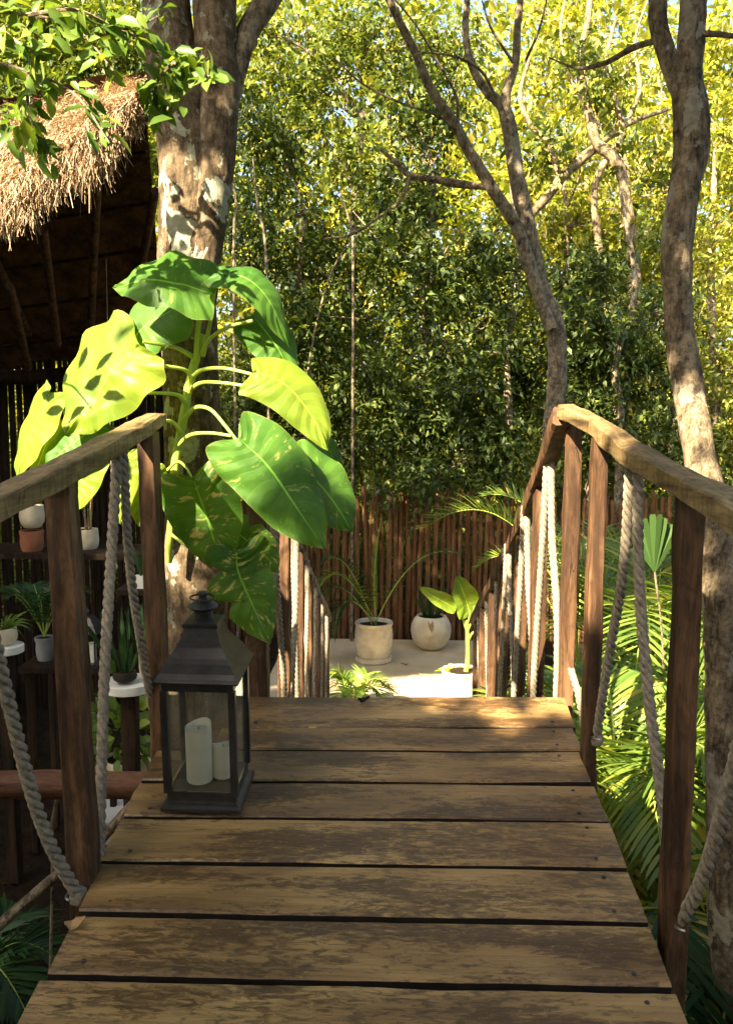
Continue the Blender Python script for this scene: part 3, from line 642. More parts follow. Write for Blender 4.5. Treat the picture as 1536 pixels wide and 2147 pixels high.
# ------------------------------------------------------------------ climbing plant
def big_leaf(parent, mid, Y, hw, m_, nrm_=(0, -.75, .66), fold=.10, droop=.0, back=.13, tipw=1.0, cuts=(), dY=None, holes=0, seed=0, shape=1.0, ratio=1.0):
    """mid: px midrib points base->tip"""
    n = len(mid); dY = dY or [0]*n
    P = spline([at(x, y, Y+dY[i]) for i, (x, y) in enumerate(mid)], 34)
    N0 = Vector(nrm_).normalized(); NV = 20; NU = 34
    Tm = (P[20]-P[8]).normalized(); Xm = Tm.cross(N0).normalized(); vw = (P[14]-CAM).normalized(); wmax = hw/F*Y*1.12/max(.45, (Xm-vw*Xm.dot(vw)).length)
    # extend backwards for the heart-shaped lobes
    vs = []; fs = []; uv = []
    L = sum((P[i+1]-P[i]).length for i in range(NU))
    back *= .55; OUT = spline([(0, .0, 0), (.34, -back*.7, 0), (.70, -back, 0), (.93, .04, 0), (1.0, .24, 0), (.93, .45, 0), (.74, .66, 0), (.45, .84, 0), (.16, .95, 0), (0, 1.0, 0)], NU)
    for i in range(NU+1):
        t = i/NU; T = (P[min(i+1, NU)]-P[max(i-1, 0)]).normalized()
        X = T.cross(N0).normalized(); Nn = X.cross(T).normalized()
        ow, oy = max(0, OUT[i].x), OUT[i].y
        for j in range(-NV//2, NV//2+1):
            v = j/(NV//2); av = abs(v); sd_ = 1.0 if v > 0 else ratio
            yy = t+(oy-t)*av**1.4
            fi = min(max(yy, 0), 1)*NU; i0 = min(int(fi), NU-1); base_p = P[i0].lerp(P[i0+1], fi-i0)
            if yy < 0: base_p = P[0]+(P[1]-P[0]).normalized()*(yy*L)
            nz = noise.noise(Vector((t*4+seed, v*2, seed*1.7)))
            ruff = wmax*.05*math.sin(t*30+v*3+seed)*av**2.5
            z = wmax*ow*(fold*av-(.24+.15*nz)*av*av*shape)+ruff+wmax*.08*nz
            wd = wmax*ow*v*sd_
            for (ct, side, dep, wd_c) in cuts:
                if side*v > 0 and av > .25: wd *= 1-dep*math.exp(-((t-ct)/wd_c)**2)
            ed = 1+.035*noise.noise(Vector((t*12, seed, v*2)))*av
            vs.append(base_p+X*wd*ed+Nn*z); uv.append((v, max(0, min(1, t+.12*av))))
    W1 = NV+1
    for i in range(NU):
        for j in range(NV): a = i*W1+j; fs.append((a, a+1, a+W1+1, a+W1))
    mb = MB(); mb.v = [tuple(p) for p in vs]; mb.f = fs; mb.uv = uv
    return build('leaf', mb, m_, parent)
cp = thing('climbing_plant', tuple(at(372, 1010, 3.13)), 'huge leaved yellow green climbing plant growing up the lichen trunk', 'climbing plant')
PY = 3.12
mb = MB(); tube(mb, [at(352, 1180, PY), at(362, 1050, PY), at(370, 950, PY), at(385, 870, PY), at(398, 800, PY), at(412, 745, PY), at(425, 700, PY)], [.010, .014, .015, .017, .017, .015, .012], 12, 50, .2, 20); build('stem', mb, M['petiole'], cp)
def petiole(pts, r=.009, Ys=None):
    Ys = Ys or [PY-.02, PY-.07, PY-.12, PY-.15]
    n = len(pts); mb = MB()
    tube(mb, [at(x, y, lerpl(Ys, i/(n-1))) for i, (x, y) in enumerate(pts)], [r*1.05, r*.8, r*.68, r*.65], 10, 24, .05, 20); build('petiole', mb, M['petiole'], cp)
petiole([(412, 755), (414, 700), (422, 650), (432, 618)], .012); petiole([(425, 745), (440, 680), (448, 620), (456, 575)], .009)
petiole([(418, 745), (440, 710), (480, 685), (530, 672)]); petiole([(405, 748), (372, 730), (335, 722), (300, 716)])
petiole([(400, 805), (392, 778), (350, 768), (295, 765)]); petiole([(390, 845), (372, 828), (330, 824), (270, 826)])
petiole([(405, 788), (425, 775), (470, 772), (530, 785)]); petiole([(400, 815), (425, 802), (470, 803), (530, 812)])
petiole([(385, 880), (408, 855), (440, 858), (470, 890), (497, 925)]); petiole([(375, 932), (400, 912), (440, 908), (485, 914)])
petiole([(352, 985), (372, 968), (390, 980), (404, 1005)], .006); petiole([(378, 905), (366, 888), (350, 882), (335, 885)])
petiole([(350, 1015), (330, 1000), (300, 985), (270, 960)], .006); petiole([(358, 1120), (400, 1150), (450, 1160), (492, 1150)], .006)
LM12 = bigleaf('climber_leaf_streaked', (.10, .24, .03), (.035, .12, .02), (.38, .42, .12), .60)
LG, LY_, LV = M['L_green'], M['L_yellow'], M['L_var']
big_leaf(cp, [(444, 618), (375, 592), (303, 590), (236, 603)], 2.93, 66, LG, (.0, -.8, .6), dY=[0, -.03, -.04, 0], seed=1, ratio=.66)
big_leaf(cp, [(375, 640), (318, 672), (275, 712), (240, 758)], 3.06, 48, LG, (-.2, -.8, .5), seed=2)
big_leaf(cp, [(292, 724), (240, 777), (186, 845), (138, 914)], 2.97, 108, LY_, (-.25, -.85, .45), seed=3, fold=.05, back=.12, ratio=.52)
big_leaf(cp, [(456, 572), (520, 585), (568, 640), (606, 728)], 2.97, 31, LG, (.25, -.7, .65), seed=4, dY=[0, -.03, -.02, .03])
big_leaf(cp, [(528, 662), (560, 700), (590, 745), (617, 800)], 3.06, 45, LG, (.3, -.85, .3), seed=5)
big_leaf(cp, [(530, 780), (590, 800), (650, 865), (686, 945)], 2.94, 49, LY_, (.1, -.8, .58), seed=6, fold=.02, back=.10)
big_leaf(cp, [(500, 918), (562, 978), (625, 1070), (683, 1152)], 2.78, 76, LM12, (-.15, -.72, .66), seed=7, fold=.06, back=.2)
big_leaf(cp, [(610, 960), (665, 1010), (705, 1060), (738, 1115)], 2.90, 60, LG, (.3, -.8, .5), seed=8)
big_leaf(cp, [(404, 1000), (425, 1060), (448, 1130), (470, 1198)], 2.90, 74, LV, (-.05, -.85, .5), seed=9, back=.2, cuts=[(.35, -1, .35, .05)])
big_leaf(cp, [(495, 1150), (500, 1200), (530, 1270), (566, 1350)], 2.86, 70, LV, (.1, -.85, .5), seed=10, cuts=[(.22, 1, .5, .04), (.42, 1, .6, .05), (.62, 1, .45, .03), (.5, -1, .35, .04)], back=.2)
big_leaf(cp, [(490, 1110), (520, 1135), (555, 1165), (582, 1200)], 2.98, 45, LV, (.2, -.85, .4), seed=11, cuts=[(.4, -1, .5, .05)])
big_leaf(cp, [(106, 822), (78, 880), (52, 940), (34, 1005)], 3.10, 30, LY_, (-.5, -.75, .35), seed=12)
big_leaf(cp, [(125, 880), (98, 930), (78, 980), (55, 1050)], 3.14, 24, LY_, (-.3, -.85, .35), seed=13)
big_leaf(cp, [(215, 890), (165, 920), (125, 950), (92, 990)], 3.05, 44, LG, (-.1, -.85, .5), seed=14)
big_leaf(cp, [(272, 945), (262, 990), (257, 1040), (252, 1100)], 3.04, 26, LY_, (-.3, -.9, .2), seed=15)
big_leaf(cp, [(310, 975), (300, 1020), (298, 1065), (292, 1105)], 3.08, 38, LY_, (.2, -.9, .3), seed=16)
big_leaf(cp, [(205, 950), (182, 1000), (165, 1040), (150, 1075)], 3.06, 26, LY_, (-.3, -.85, .3), seed=17)
big_leaf(cp, [(682, 925), (696, 955), (706, 985), (714, 1018)], 3.0, 18, LG, (.3, -.85, .3), seed=18)
big_leaf(cp, [(235, 895), (222, 925), (212, 950), (200, 990)], 3.10, 30, LG, (.3, -.85, .3), seed=19)

# ------------------------------------------------------------------ foliage
LIT = [  # (point, radius) spots where sun holes are cut through the unseen leaves
 (at(200, 790, 2.95), .28), (at(100, 900, 3.1), .24), (at(625, 820, 2.95), .13), (at(590, 900, 2.82), .08), (at(540, 640, 2.95), .13),
 (at(280, 1040, 3.05), .16), (at(430, 1030, 2.9), .10), (at(320, 620, 2.95), .10),
 (at(150, 330, 4.8), 1.1), (at(0, 420, 5.0), 1.0), (at(300, 230, 4.8), .6), (at(330, 190, 2.65), .16), (at(100, 70, 2.65), .25),
 (at(1195, 1000, 3.26), .22), (at(1180, 1180, 3.3), .16), (at(1150, 1150, 3.85), .25), (at(1150, 1350, 3.85), .3), (at(1110, 1250, 4.2), .22), (at(1085, 1350, 4.5), .22),
 (at(605, 1220, 4.2), .16), (at(625, 1350, 4.5), .25), (at(650, 1280, 4.9), .2), (at(540, 1110, 3.3), .08), (at(315, 940, 2.8), .06),
 (at(965, 1270, 7.6), .45), (at(945, 1440, 7.5), .04), (at(1060, 1410, 6.0), .3), (at(355, 1160, 3.2), .08),
 (at(1330, 1420, 4.6), .55), (at(1300, 1600, 4.4), .5), (at(1400, 1300, 5.0), .25), (at(1450, 1500, 4.4), .4), (at(1300, 1250, 5.2), .4), (at(1480, 1150, 5.5), .2),
 (at(1430, 930, 3.3), .14), (at(1195, 1480, 3.2), .05), (at(345, 440, 3.3), .06), (at(1010, 1080, 7.5), .3)]
LC = np.array([tuple(p) for p, r in LIT]); LR = np.array([r for p, r in LIT]); Sn = np.array(tuple(SUN))
def shade_keep(P, p_hole=.97):
    out = np.ones(len(P), bool)
    for c, r in zip(LC, LR):
        d = P-c; t = d@Sn; q = np.linalg.norm(d-t[:, None]*Sn, axis=1)
        nzr = r*(1+.25*np.sin(P[:, 0]*9+c[0]*5)*np.cos(P[:, 1]*8))
        hit = (q < nzr+.11) & (t > 0) & (rng.random(len(P)) < p_hole); out &= ~hit
    return out
def infov(P, marg=60):
    """true where a point shows in the picture"""
    Rm = np.array(MR.to_3x3()).T; q = (P-np.array(tuple(CAM)))@Rm.T
    z = -q[:, 2]; x = q[:, 0]/np.maximum(z, .01)*F+768; y = -q[:, 1]/np.maximum(z, .01)*F+1073
    return (z > 0) & (x > -marg) & (x < 1536+marg) & (y > -marg) & (y < 2147+marg)
def mesh_leaves(name, arr, m_, parent, tmpl=LEAF4, rbias=0):
    P, D, N, L, W = arr
    v, f, idx = leaves(P, D, N, L, W, tmpl)
    r = np.clip(rng.beta(1.6, 2.2, len(P))+rbias, 0, 1)[idx]
    return np_mesh(name, v, f, m_, r, parent)
# overhead crown of the big tree, out of view, spread as a sun blocker
n = 22000
C = np.stack([rng.uniform(-10.5, 2.4, n), rng.uniform(-9.5, 8.5, n), rng.uniform(0, 1, n)], 1)
C[:, 2] = np.maximum(4.9, 1.5+.56*C[:, 1]+.6)+C[:, 2]**1.3*2.4
ne = 2600; Pd = np.stack([rng.uniform(-1.1, .9, ne), rng.uniform(.8, 3.5, ne), np.full(ne, .2)], 1)  # extra sprays added along sun rays to shade the deck
C = np.concatenate([C, Pd+Sn*rng.uniform(7.3, 10.5, (ne, 1))])
C = C[~((C[:, 1] > 4.3) & (rng.random(len(C)) < .62))]
arr = sprays(C, 8, .55, .19, .10, .3, keep=lambda P: shade_keep(P) & ~infov(P, 20))
ex = []  # leaf clusters added up-sun to shade parts of the climber
for (px_, py_, Y_, rr_, k_) in ((625, 1065, 2.76, .10, 26), (430, 1120, 2.88, .10, 14), (345, 560, 2.9, .05, 4)):
    for _ in range(k_): ex.append(np.array(tuple(at(px_, py_, Y_)))+Sn*rng.uniform(6.2, 9)+rng.normal(size=3)*rr_*.6)
ex = np.array(ex); k_ = len(ex)
arr = tuple(np.concatenate([a_, b_]) for a_, b_ in zip(arr, (ex, rng.normal(size=(k_, 3)), np.tile(Sn, (k_, 1))+rng.normal(size=(k_, 3))*.3, np.full(k_, .2), np.full(k_, .11))))
mesh_leaves('crown', arr, M['f_mid'], big)

# ------- thin background crowns
def crown(parent, clumps, per, L, W, m_, twig=.32, nleaf=9, droop=.3, name='crown', front=None, shape=1):
    Cs = []
    for (px, py, Y, rx, rz) in clumps:
        c = at(px, py, Y); k = int(per*rx*rz)
        d = nrm(rng.normal(size=(k, 3)))*(rng.random((k, 1))**(1/2.2))
        d += rng.normal(size=(k, 3))*.10
        q = d*np.array([rx, min(rx, rz)*.8, rz])
        # lumpy
        lump = np.sin(q[:, 0]*4.2+px)*np.cos(q[:, 2]*5.2+py)
        kp = rng.random(k) < (.85+.65*lump)
        Cs.append((q+np.array(tuple(c)))[kp])
    C = np.concatenate(Cs)
    return mesh_leaves(name, sprays(C, nleaf, twig, L, W, droop), m_, parent)
def bgtree(label, trunk, clumps, per, L, W, m_, rad=.08, cat='tree', branches=True, bm='branch', trunk_extra=None, **kw):
    p0 = Vector(trunk[0]); base = (p0.x, p0.y, G)
    t = thing('tree', base, label, cat, 'trees of the forest beyond the fence')
    pts = [Vector((p0.x, p0.y, G-.1))]+[Vector(p) for p in trunk]
    tree_trunk(t, pts, [rad*1.2, rad, rad*.75, rad*.45], M[bm], n=12, seg=40, amp=.12, seed=p0.x)
    if branches:
        top = [Vector(p) for p in trunk]
        for (px, py, Y, rx, rz) in clumps:
            c = at(px, py, Y); mb = MB()
            s = min(top, key=lambda q: (q-c).length+max(0, q.z-c.z)*2)
            midp = s.lerp(c, .5)+V(random.uniform(-.2, .2), random.uniform(-.2, .2), random.uniform(-.1, .25))
            tube(mb, [s, midp, c], [rad*.5, rad*.3, rad*.12], 8, 14, .15, 6)
            for _ in range(5):
                e = c+V(random.uniform(-rx, rx), random.uniform(-.4, .4)*rx, random.uniform(-.3, .9)*rz)
                tube(mb, [midp.lerp(c, random.random()), (midp+e)/2+V(0, 0, .1), e], [rad*.2, rad*.12, .006], 6, 8)
            build('limb', mb, M[bm], t)
    crown(t, clumps, per, L, W, m_, **kw); return t
K = 820
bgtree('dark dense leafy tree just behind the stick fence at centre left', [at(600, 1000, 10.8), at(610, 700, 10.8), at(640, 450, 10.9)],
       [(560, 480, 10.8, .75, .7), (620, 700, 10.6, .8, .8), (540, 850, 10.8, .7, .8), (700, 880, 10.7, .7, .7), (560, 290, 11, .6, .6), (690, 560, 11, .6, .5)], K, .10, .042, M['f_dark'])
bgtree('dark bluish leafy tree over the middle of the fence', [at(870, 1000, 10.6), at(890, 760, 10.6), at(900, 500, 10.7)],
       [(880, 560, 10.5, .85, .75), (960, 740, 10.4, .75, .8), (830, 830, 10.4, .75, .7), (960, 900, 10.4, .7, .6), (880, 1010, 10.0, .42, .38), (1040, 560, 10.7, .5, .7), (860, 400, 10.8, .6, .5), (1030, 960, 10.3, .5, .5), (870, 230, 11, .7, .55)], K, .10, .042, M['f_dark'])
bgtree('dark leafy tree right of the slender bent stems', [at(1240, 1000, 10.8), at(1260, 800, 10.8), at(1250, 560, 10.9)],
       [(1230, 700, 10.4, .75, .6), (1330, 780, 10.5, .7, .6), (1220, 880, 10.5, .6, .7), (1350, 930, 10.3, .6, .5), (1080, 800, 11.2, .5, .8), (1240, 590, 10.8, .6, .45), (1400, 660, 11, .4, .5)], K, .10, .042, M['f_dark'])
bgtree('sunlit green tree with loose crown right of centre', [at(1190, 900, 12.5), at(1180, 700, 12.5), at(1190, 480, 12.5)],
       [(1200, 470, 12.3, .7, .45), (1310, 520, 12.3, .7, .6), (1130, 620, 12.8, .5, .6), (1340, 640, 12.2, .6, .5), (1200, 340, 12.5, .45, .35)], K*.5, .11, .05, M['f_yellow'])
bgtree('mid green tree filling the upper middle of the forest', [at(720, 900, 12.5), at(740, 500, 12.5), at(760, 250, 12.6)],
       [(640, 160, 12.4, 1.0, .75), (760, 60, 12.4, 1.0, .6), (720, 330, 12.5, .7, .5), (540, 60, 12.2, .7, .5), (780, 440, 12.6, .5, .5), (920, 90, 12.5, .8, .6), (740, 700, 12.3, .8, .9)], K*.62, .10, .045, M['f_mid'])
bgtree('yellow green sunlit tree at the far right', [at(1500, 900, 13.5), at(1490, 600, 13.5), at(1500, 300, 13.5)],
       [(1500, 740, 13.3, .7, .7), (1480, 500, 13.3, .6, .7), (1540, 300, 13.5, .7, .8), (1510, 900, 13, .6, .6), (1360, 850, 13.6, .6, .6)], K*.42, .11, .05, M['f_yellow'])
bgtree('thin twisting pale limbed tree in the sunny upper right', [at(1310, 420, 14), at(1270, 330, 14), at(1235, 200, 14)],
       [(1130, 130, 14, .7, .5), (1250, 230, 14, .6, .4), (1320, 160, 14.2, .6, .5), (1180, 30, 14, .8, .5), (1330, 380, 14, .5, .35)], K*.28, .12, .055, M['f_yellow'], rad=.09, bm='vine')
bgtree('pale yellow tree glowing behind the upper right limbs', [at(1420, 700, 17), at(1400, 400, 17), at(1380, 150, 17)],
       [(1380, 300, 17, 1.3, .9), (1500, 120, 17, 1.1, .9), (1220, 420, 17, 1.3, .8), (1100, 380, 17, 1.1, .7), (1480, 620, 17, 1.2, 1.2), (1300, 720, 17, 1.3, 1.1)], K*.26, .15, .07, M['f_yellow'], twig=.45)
bgtree('bright leafy tree behind the thatched hut top', [at(180, 700, 12), at(170, 300, 12), at(150, 100, 12)],
       [(60, 180, 12, 1.0, .7), (240, 100, 12, .9, .8), (300, 280, 11.5, .6, .6), (90, 20, 12, 1.0, .6)], K*.8, .12, .055, M['f_mid'], branches=False)
bgtree('small leafy tree glimpsed between hut and lichen trunk', [at(320, 1000, 9.6), at(310, 850, 9.6), at(300, 700, 9.6)],
       [(300, 880, 9.6, .6, .45), (420, 900, 9.8, .6, .7), (520, 1000, 9.6, .5, .5), (280, 820, 9.6, .3, .3)], K*.5, .09, .045, M['f_mid'], branches=False)
# far woodland
n = 24000
C = np.stack([rng.uniform(-13, 17, n), rng.uniform(17, 25, n), rng.uniform(-1, 12.5, n)], 1)
dens = .5+.5*np.sin(C[:, 0]*.9+1)*np.cos(C[:, 2]*1.1+C[:, 1])
kp = (rng.random(n) < np.clip(1.45-C[:, 2]/11, .2, 1)*(.45+.75*dens)); C = C[kp]
arr = sprays(C, 9, .8, .26, .13, .3)
o = mesh_leaves('far_woodland', arr, M['f_yellow'], None); tag(o, 'sunny distant woodland seen through gaps in the nearer trees', 'woodland', kind='stuff')
n = 9000
C = np.stack([rng.uniform(-9, 11, n), rng.uniform(10.9, 15.5, n), rng.uniform(0, 1, n)], 1)
C[:, 2] = G+.1+C[:, 2]*(2.3+1.1*np.sin(C[:, 0]*1.3)+.25*(C[:, 1]-11))
arr = sprays(C, 9, .4, .12, .055, .3)
o = mesh_leaves('understory_bushes', arr, M['f_mid'], None); tag(o, 'tangled green bushes growing behind the stick fence', 'bushes', kind='stuff')
n = 9000  # unseen foliage ring added to block low sky light
q = rng.uniform(0, 1, n); side = rng.integers(0, 4, n)
X = np.where(side == 0, rng.uniform(-9, -5.5, n), np.where(side == 1, rng.uniform(5, 8, n), rng.uniform(-8, 7, n)))
Y_ = np.where(side < 2, rng.uniform(-7, 11, n), rng.uniform(-9, -4, n))
C = np.stack([X, Y_, G+.1+rng.random(n)*np.where(side == 1, 7.5, 5.6)], 1)
arr = sprays(C, 8, .6, .22, .10, .3, keep=lambda P: shade_keep(P) & ~infov(P, 10))
o = mesh_leaves('unseen_shade_bushes', arr, M['f_mid'], None); tag(o, 'leafy jungle undergrowth added out of view around the walkway to block sky light', 'bushes', kind='stuff')
# bare vines and saplings in the forest
vines = [[(740, 600, 9.9), (735, 480, 9.9), (712, 400, 9.9)], [(1066, 900, 10.6), (1062, 740, 10.6), (1085, 560, 10.7), (1070, 380, 10.8)], [(640, 900, 10.2), (655, 720, 10.2), (700, 560, 10.2), (760, 480, 10.2)],
         [(1300, 900, 10.2), (1290, 760, 10.2), (1330, 600, 10.3), (1300, 400, 10.4)], [(490, 560, 9.6), (495, 430, 9.6), (480, 330, 9.6)], [(560, 600, 9.9), (540, 430, 9.9), (530, 330, 9.9)], [(1190, 590, 12.), (1185, 460, 12.), (1215, 350, 12), (1180, 250, 12)]]
lab = ['pale thin stem crossing the upper middle of the forest', 'dark brown straight stem left of the bent tree', 'slanting grey stem at the middle left of the forest', 'brown sapling stem behind the right railing bend', 'thin grey stem just right of the lichen trunk', 'leaning thin stem among dark leaves near the lichen trunk', 'dark crooked stem in the sunny right of the forest']
for q, (v_, l_) in enumerate(zip(vines, lab)):
    p = [at(*a) for a in v_]; mb = MB(); r_ = .05 if q in (1, 3) else .016
    tube(mb, [(p[0].x, p[0].y, G-.05)]+p, [r_*1.2, r_, r_*.8, r_*.4], 10, 40, .15, 6, seed=q); solo('sapling_stem', mb, M['branch'], (p[0].x, p[0].y, G), l_, 'sapling', 'bare stems in the forest')
tl = thing('tree', (at(1250, 900, 11.6).x, 11.6, G), 'pale tree with thick twisting sunlit limbs in the upper right', 'tree', 'trees of the forest beyond the fence')
for q, (pp_, rr_) in enumerate([([(1300, 900), (1330, 640), (1312, 420), (1290, 335), (1250, 295), (1225, 200), (1215, 130), (1232, 40), (1240, -60)], [.09, .085, .075, .075, .07, .055, .045, .03]),
        ([(1262, 560), (1245, 420), (1262, 350), (1302, 290), (1292, 215), (1268, 140), (1290, 40)], [.05, .045, .045, .05, .04, .03, .02]),
        ([(1100, 460), (1140, 420), (1180, 370), (1232, 322), (1310, 262), (1400, 228)], [.05, .06, .065, .06, .045, .02]),
        ([(1172, 372), (1150, 300), (1112, 262), (1090, 200), (1110, 120)], [.05, .04, .035, .03, .02]),
        ([(1228, 220), (1190, 150), (1175, 60), (1190, -30)], [.03, .025, .02, .012]), ([(1300, 280), (1340, 190), (1330, 90), (1360, -10)], [.03, .03, .02, .012])]):
    P_ = [at(x_, y_, 11.6+.05*q) for x_, y_ in pp_]
    if q == 0: P_ = [V(P_[0].x, 11.6, G-.1)]+P_
    tree_trunk(tl, P_, rr_, M['vine'], n=12, seg=60, amp=.2, fr=5, name='limb' if q else 'trunk', seed=q)
crown(tl, [(1130, 300, 11.5, .5, .4), (1260, 180, 11.5, .5, .4), (1340, 330, 11.5, .5, .4), (1180, 100, 11.5, .5, .35), (1370, 470, 11.5, .5, .4)], 230, .12, .055, M['f_mid'])
# near branch top left
br = thing('leafy_branch', tuple(at(-60, 60, 2.9)), 'sunlit leafy branch with glossy oval leaves hanging in at top left', 'branch')
mb = MB()
bl = [[(-80, 20), (60, 30), (160, 60), (240, 150)], [(-80, 110), (60, 150), (160, 200), (230, 300)], [(60, 30), (160, 20), (260, 60), (340, 30)], [(240, 60), (320, 90), (360, 150), (350, 240)], [(355, 140), (400, 140), (440, 160)], [(60, 150), (60, 230), (90, 320)], [(365, 130), (330, 170), (320, 230)], [(-60, 200), (10, 240), (50, 290)], [(0, 60), (60, 100), (120, 100)]]
tw = []
for q, b_ in enumerate(bl):
    P = spline([at(x, y, 2.62+.12*math.sin(q*2+i)) for i, (x, y) in enumerate(b_)], 26); tube(mb, P, [.006, .004, .0025], 6, 30); tw.append(P)
build('twigs', mb, M['branch'], br)
Pl, Dl, Nl = [], [], []
for q, P in enumerate(tw):
    for i in range(3, len(P)):
        for k in range(random.choice((1, 2, 2))):
            p = P[i]+V(*(random.gauss(0, .02) for _ in range(3))); T = (P[i]-P[i-1]).normalized()
            d = T*.6+V(random.gauss(0, .7), random.gauss(0, .6), random.gauss(-.15, .6)); Pl.append(tuple(p)); Dl.append(tuple(d)); Nl.append((random.gauss(-.3, .5), random.gauss(-.6, .4), random.gauss(.6, .4)))
cb_ = Vector((-1.10, 2.98, 1.56))+SUN*.85; mb = MB(); bp_ = [at(-80, 110, 2.62), cb_+V(-.25, .05, .25), cb_+V(-.05, 0, .06), cb_+V(.06, 0, -.06)]
tube(mb, bp_, [.006, .004, .002], 6, 30); build('twigs', mb, M['branch'], br)
xs_ = []
for q, (dx, dz, a_) in enumerate([(-.10, .05, 2.6), (-.05, .09, 1.6), (.0, .03, .6), (-.09, -.03, 3.4), (-.02, -.08, 4.6), (.05, -.07, 5.3), (.07, .02, .2), (.03, .09, 1.0), (-.14, .0, 3.0), (.02, -.02, 4.0)]):
    sx_ = SUN.cross(V(0, 0, 1)).normalized(); sz_ = sx_.cross(SUN)
    p = cb_-sx_*dx*1.1+sz_*dz*1.1; d = -sx_*math.cos(a_)+sz_*math.sin(a_)
    xs_.append(len(Pl)); Pl.append(tuple(p)); Dl.append(tuple(d)); Nl.append(tuple(SUN+V(random.gauss(0, .2), random.gauss(0, .2), 0)))
Pl = np.array(Pl); n = len(Pl); s_ = rng.uniform(.6, 1.25, n); s_[xs_] = 1.35
mesh_leaves('foliage', (Pl, np.array(Dl), np.array(Nl), .068*s_, .034*s_), M['f_near'], br, LEAF6)
# fence of upright sticks
fe = thing('stick_fence', (at(900, 1340, 10.1).x, 10.1, G), 'dark brown fence of close upright sticks behind the terrace pots', 'fence')
x = -2.6; i = 0
while i < 98:
    r = random.uniform(.022, .040); y = 10.12+random.uniform(-.03, .03); ht = G+1.72+random.uniform(-.10, .10)
    mb = MB(); tube(mb, [(x, y, G-.05), (x+random.gauss(0, .012), y, G+.9), (x+random.gauss(0, .015), y, ht)], [r, r*.95, r*.85], 8, 14, .10, 5, seed=i); build('stick', mb, M['pole'], fe); x += r*2+random.uniform(0, .012); i += 1
XF = x
for zz in (G+.35, G+1.35):
    mb = MB(); tube(mb, [(-2.7, 10.18, zz), (XF*.5, 10.18, zz+.02), (XF+.1, 10.18, zz)], .03, 8, 30, .1); build('cross_rail', mb, M['pole'], fe)

# ------------------------------------------------------------------ palms and potted plants
def frond_arr(p0, p1, p2, ll, n, wd=.02, droop=.35, ang=.9, up=.3, keepside=0):
    """leaflets along a bezier midrib -> verts/faces strips (4 quads each)"""
    p0, p1, p2 = Vector(p0), Vector(p1), Vector(p2); Vs = []; Fs = []; rn = []
    for i in range(n):
        t = .14+.86*i/(n-1); a = p0.lerp(p1, t); b2 = p1.lerp(p2, t); p = a.lerp(b2, t); T = (b2-a).normalized()
        sd = T.cross(V(0, 0, 1)); sd = sd.normalized() if sd.length > .05 else V(1, 0, 0)
        Nu = sd.cross(T).normalized()
        Ln = ll*(math.sin(math.pi*(.12+.80*t))**.6)*(1.0 if t < .9 else .8)
        for sg in (-1, 1):
            d = (sd*sg*ang+T*(.45+.5*t)+Nu*up*random.uniform(.5, 1.4)).normalized(); L = Ln*random.uniform(.85, 1.1)
            q = p.copy(); k0 = len(Vs); m_ = 5
            for k in range(m_+1):
                u = k/m_; w_ = wd*(.35+1.3*math.sin(math.pi*min(.5, u*.9)))*.62*(1-u**2.5)+.0006
                X = d.cross(Nu).normalized() if d.cross(Nu).length > .05 else T
                Vs.append(tuple(q-X*w_)); Vs.append(tuple(q+X*w_))
                q = q+d*(L/m_); d = (d+V(0, 0, -droop/m_*1.6)).normalized()
            for k in range(m_): Fs.append((k0+2*k, k0+2*k+1, k0+2*k+3, k0+2*k+2))
            rn += [random.betavariate(1.7, 2)]*m_
    return Vs, Fs, rn
def frond(parent, p0, p1, p2, ll, n, m_='f_palm', rw=.006, **k):
    v, f, r = frond_arr(p0, p1, p2, ll, n, **k)
    o = np_mesh('frond', np.array(v), np.array(f), M[m_], r, parent)
    p0, p1, p2 = Vector(p0), Vector(p1), Vector(p2); mb = MB()
    tube(mb, [p0.lerp(p1, t).lerp(p1.lerp(p2, t), t) for t in [i/10 for i in range(11)]], [rw, rw*.8, rw*.4], 6, 20)
    rb = build('rachis', mb, M['petiole'], o, base=parent['_b']); return o
def clump(label, base, n, spread, hgt, ll, m_='f_palm', nl=26, cat='palm', group=None, stems=3, seed=0, wd=.016, yel=0, azs=None, droop=.35):
    random.seed(seed); b = Vector(base); t = thing('palm', tuple(b), label, cat, group)
    for s_ in range(stems):
        a = s_*2.1; mb = MB(); q = b+V(.08*math.cos(a), .08*math.sin(a), 0)
        tube(mb, [q-V(0, 0, .03), q+V(0, 0, hgt*.2), q+V(.03*math.cos(a), .03*math.sin(a), hgt*.4)], [.022, .018, .012], 8, 12); build('stem', mb, M['petiole'], t)
    for i in range(n):
        a = (azs[i] if azs else i*2.4+random.uniform(-.3, .3)); s_ = spread*random.uniform(.75, 1.15); hh = hgt*random.uniform(.75, 1.15)
        d = V(math.cos(a), math.sin(a), 0)
        frond(t, b+V(0, 0, hgt*.15)+d*.05, b+d*s_*.35+V(0, 0, hh*1.25), b+d*s_+V(0, 0, hh*.55), ll, nl, ('f_palmyel' if i < yel else m_), wd=wd, droop=droop)
    return t
PG = 'palms planted right of the walkway'
clump('bushy sunlit palm between the two near right posts', (1.28, 4.6, G), 14, 1.05, 1.25, .42, seed=3, group=PG, stems=4, wd=.0125, nl=34)
clump('yellowing low palm right of the deck edge', (1.12, 3.75, G), 12, .75, .75, .34, seed=5, group=PG, yel=7, wd=.015, nl=30)
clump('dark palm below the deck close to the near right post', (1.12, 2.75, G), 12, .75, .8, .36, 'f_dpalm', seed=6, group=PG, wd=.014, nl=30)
clump('tall palm behind the third right post near the fence', (1.95, 6.3, G), 12, 1.2, 1.7, .5, seed=8, group=PG, stems=4, wd=.0125, nl=34)
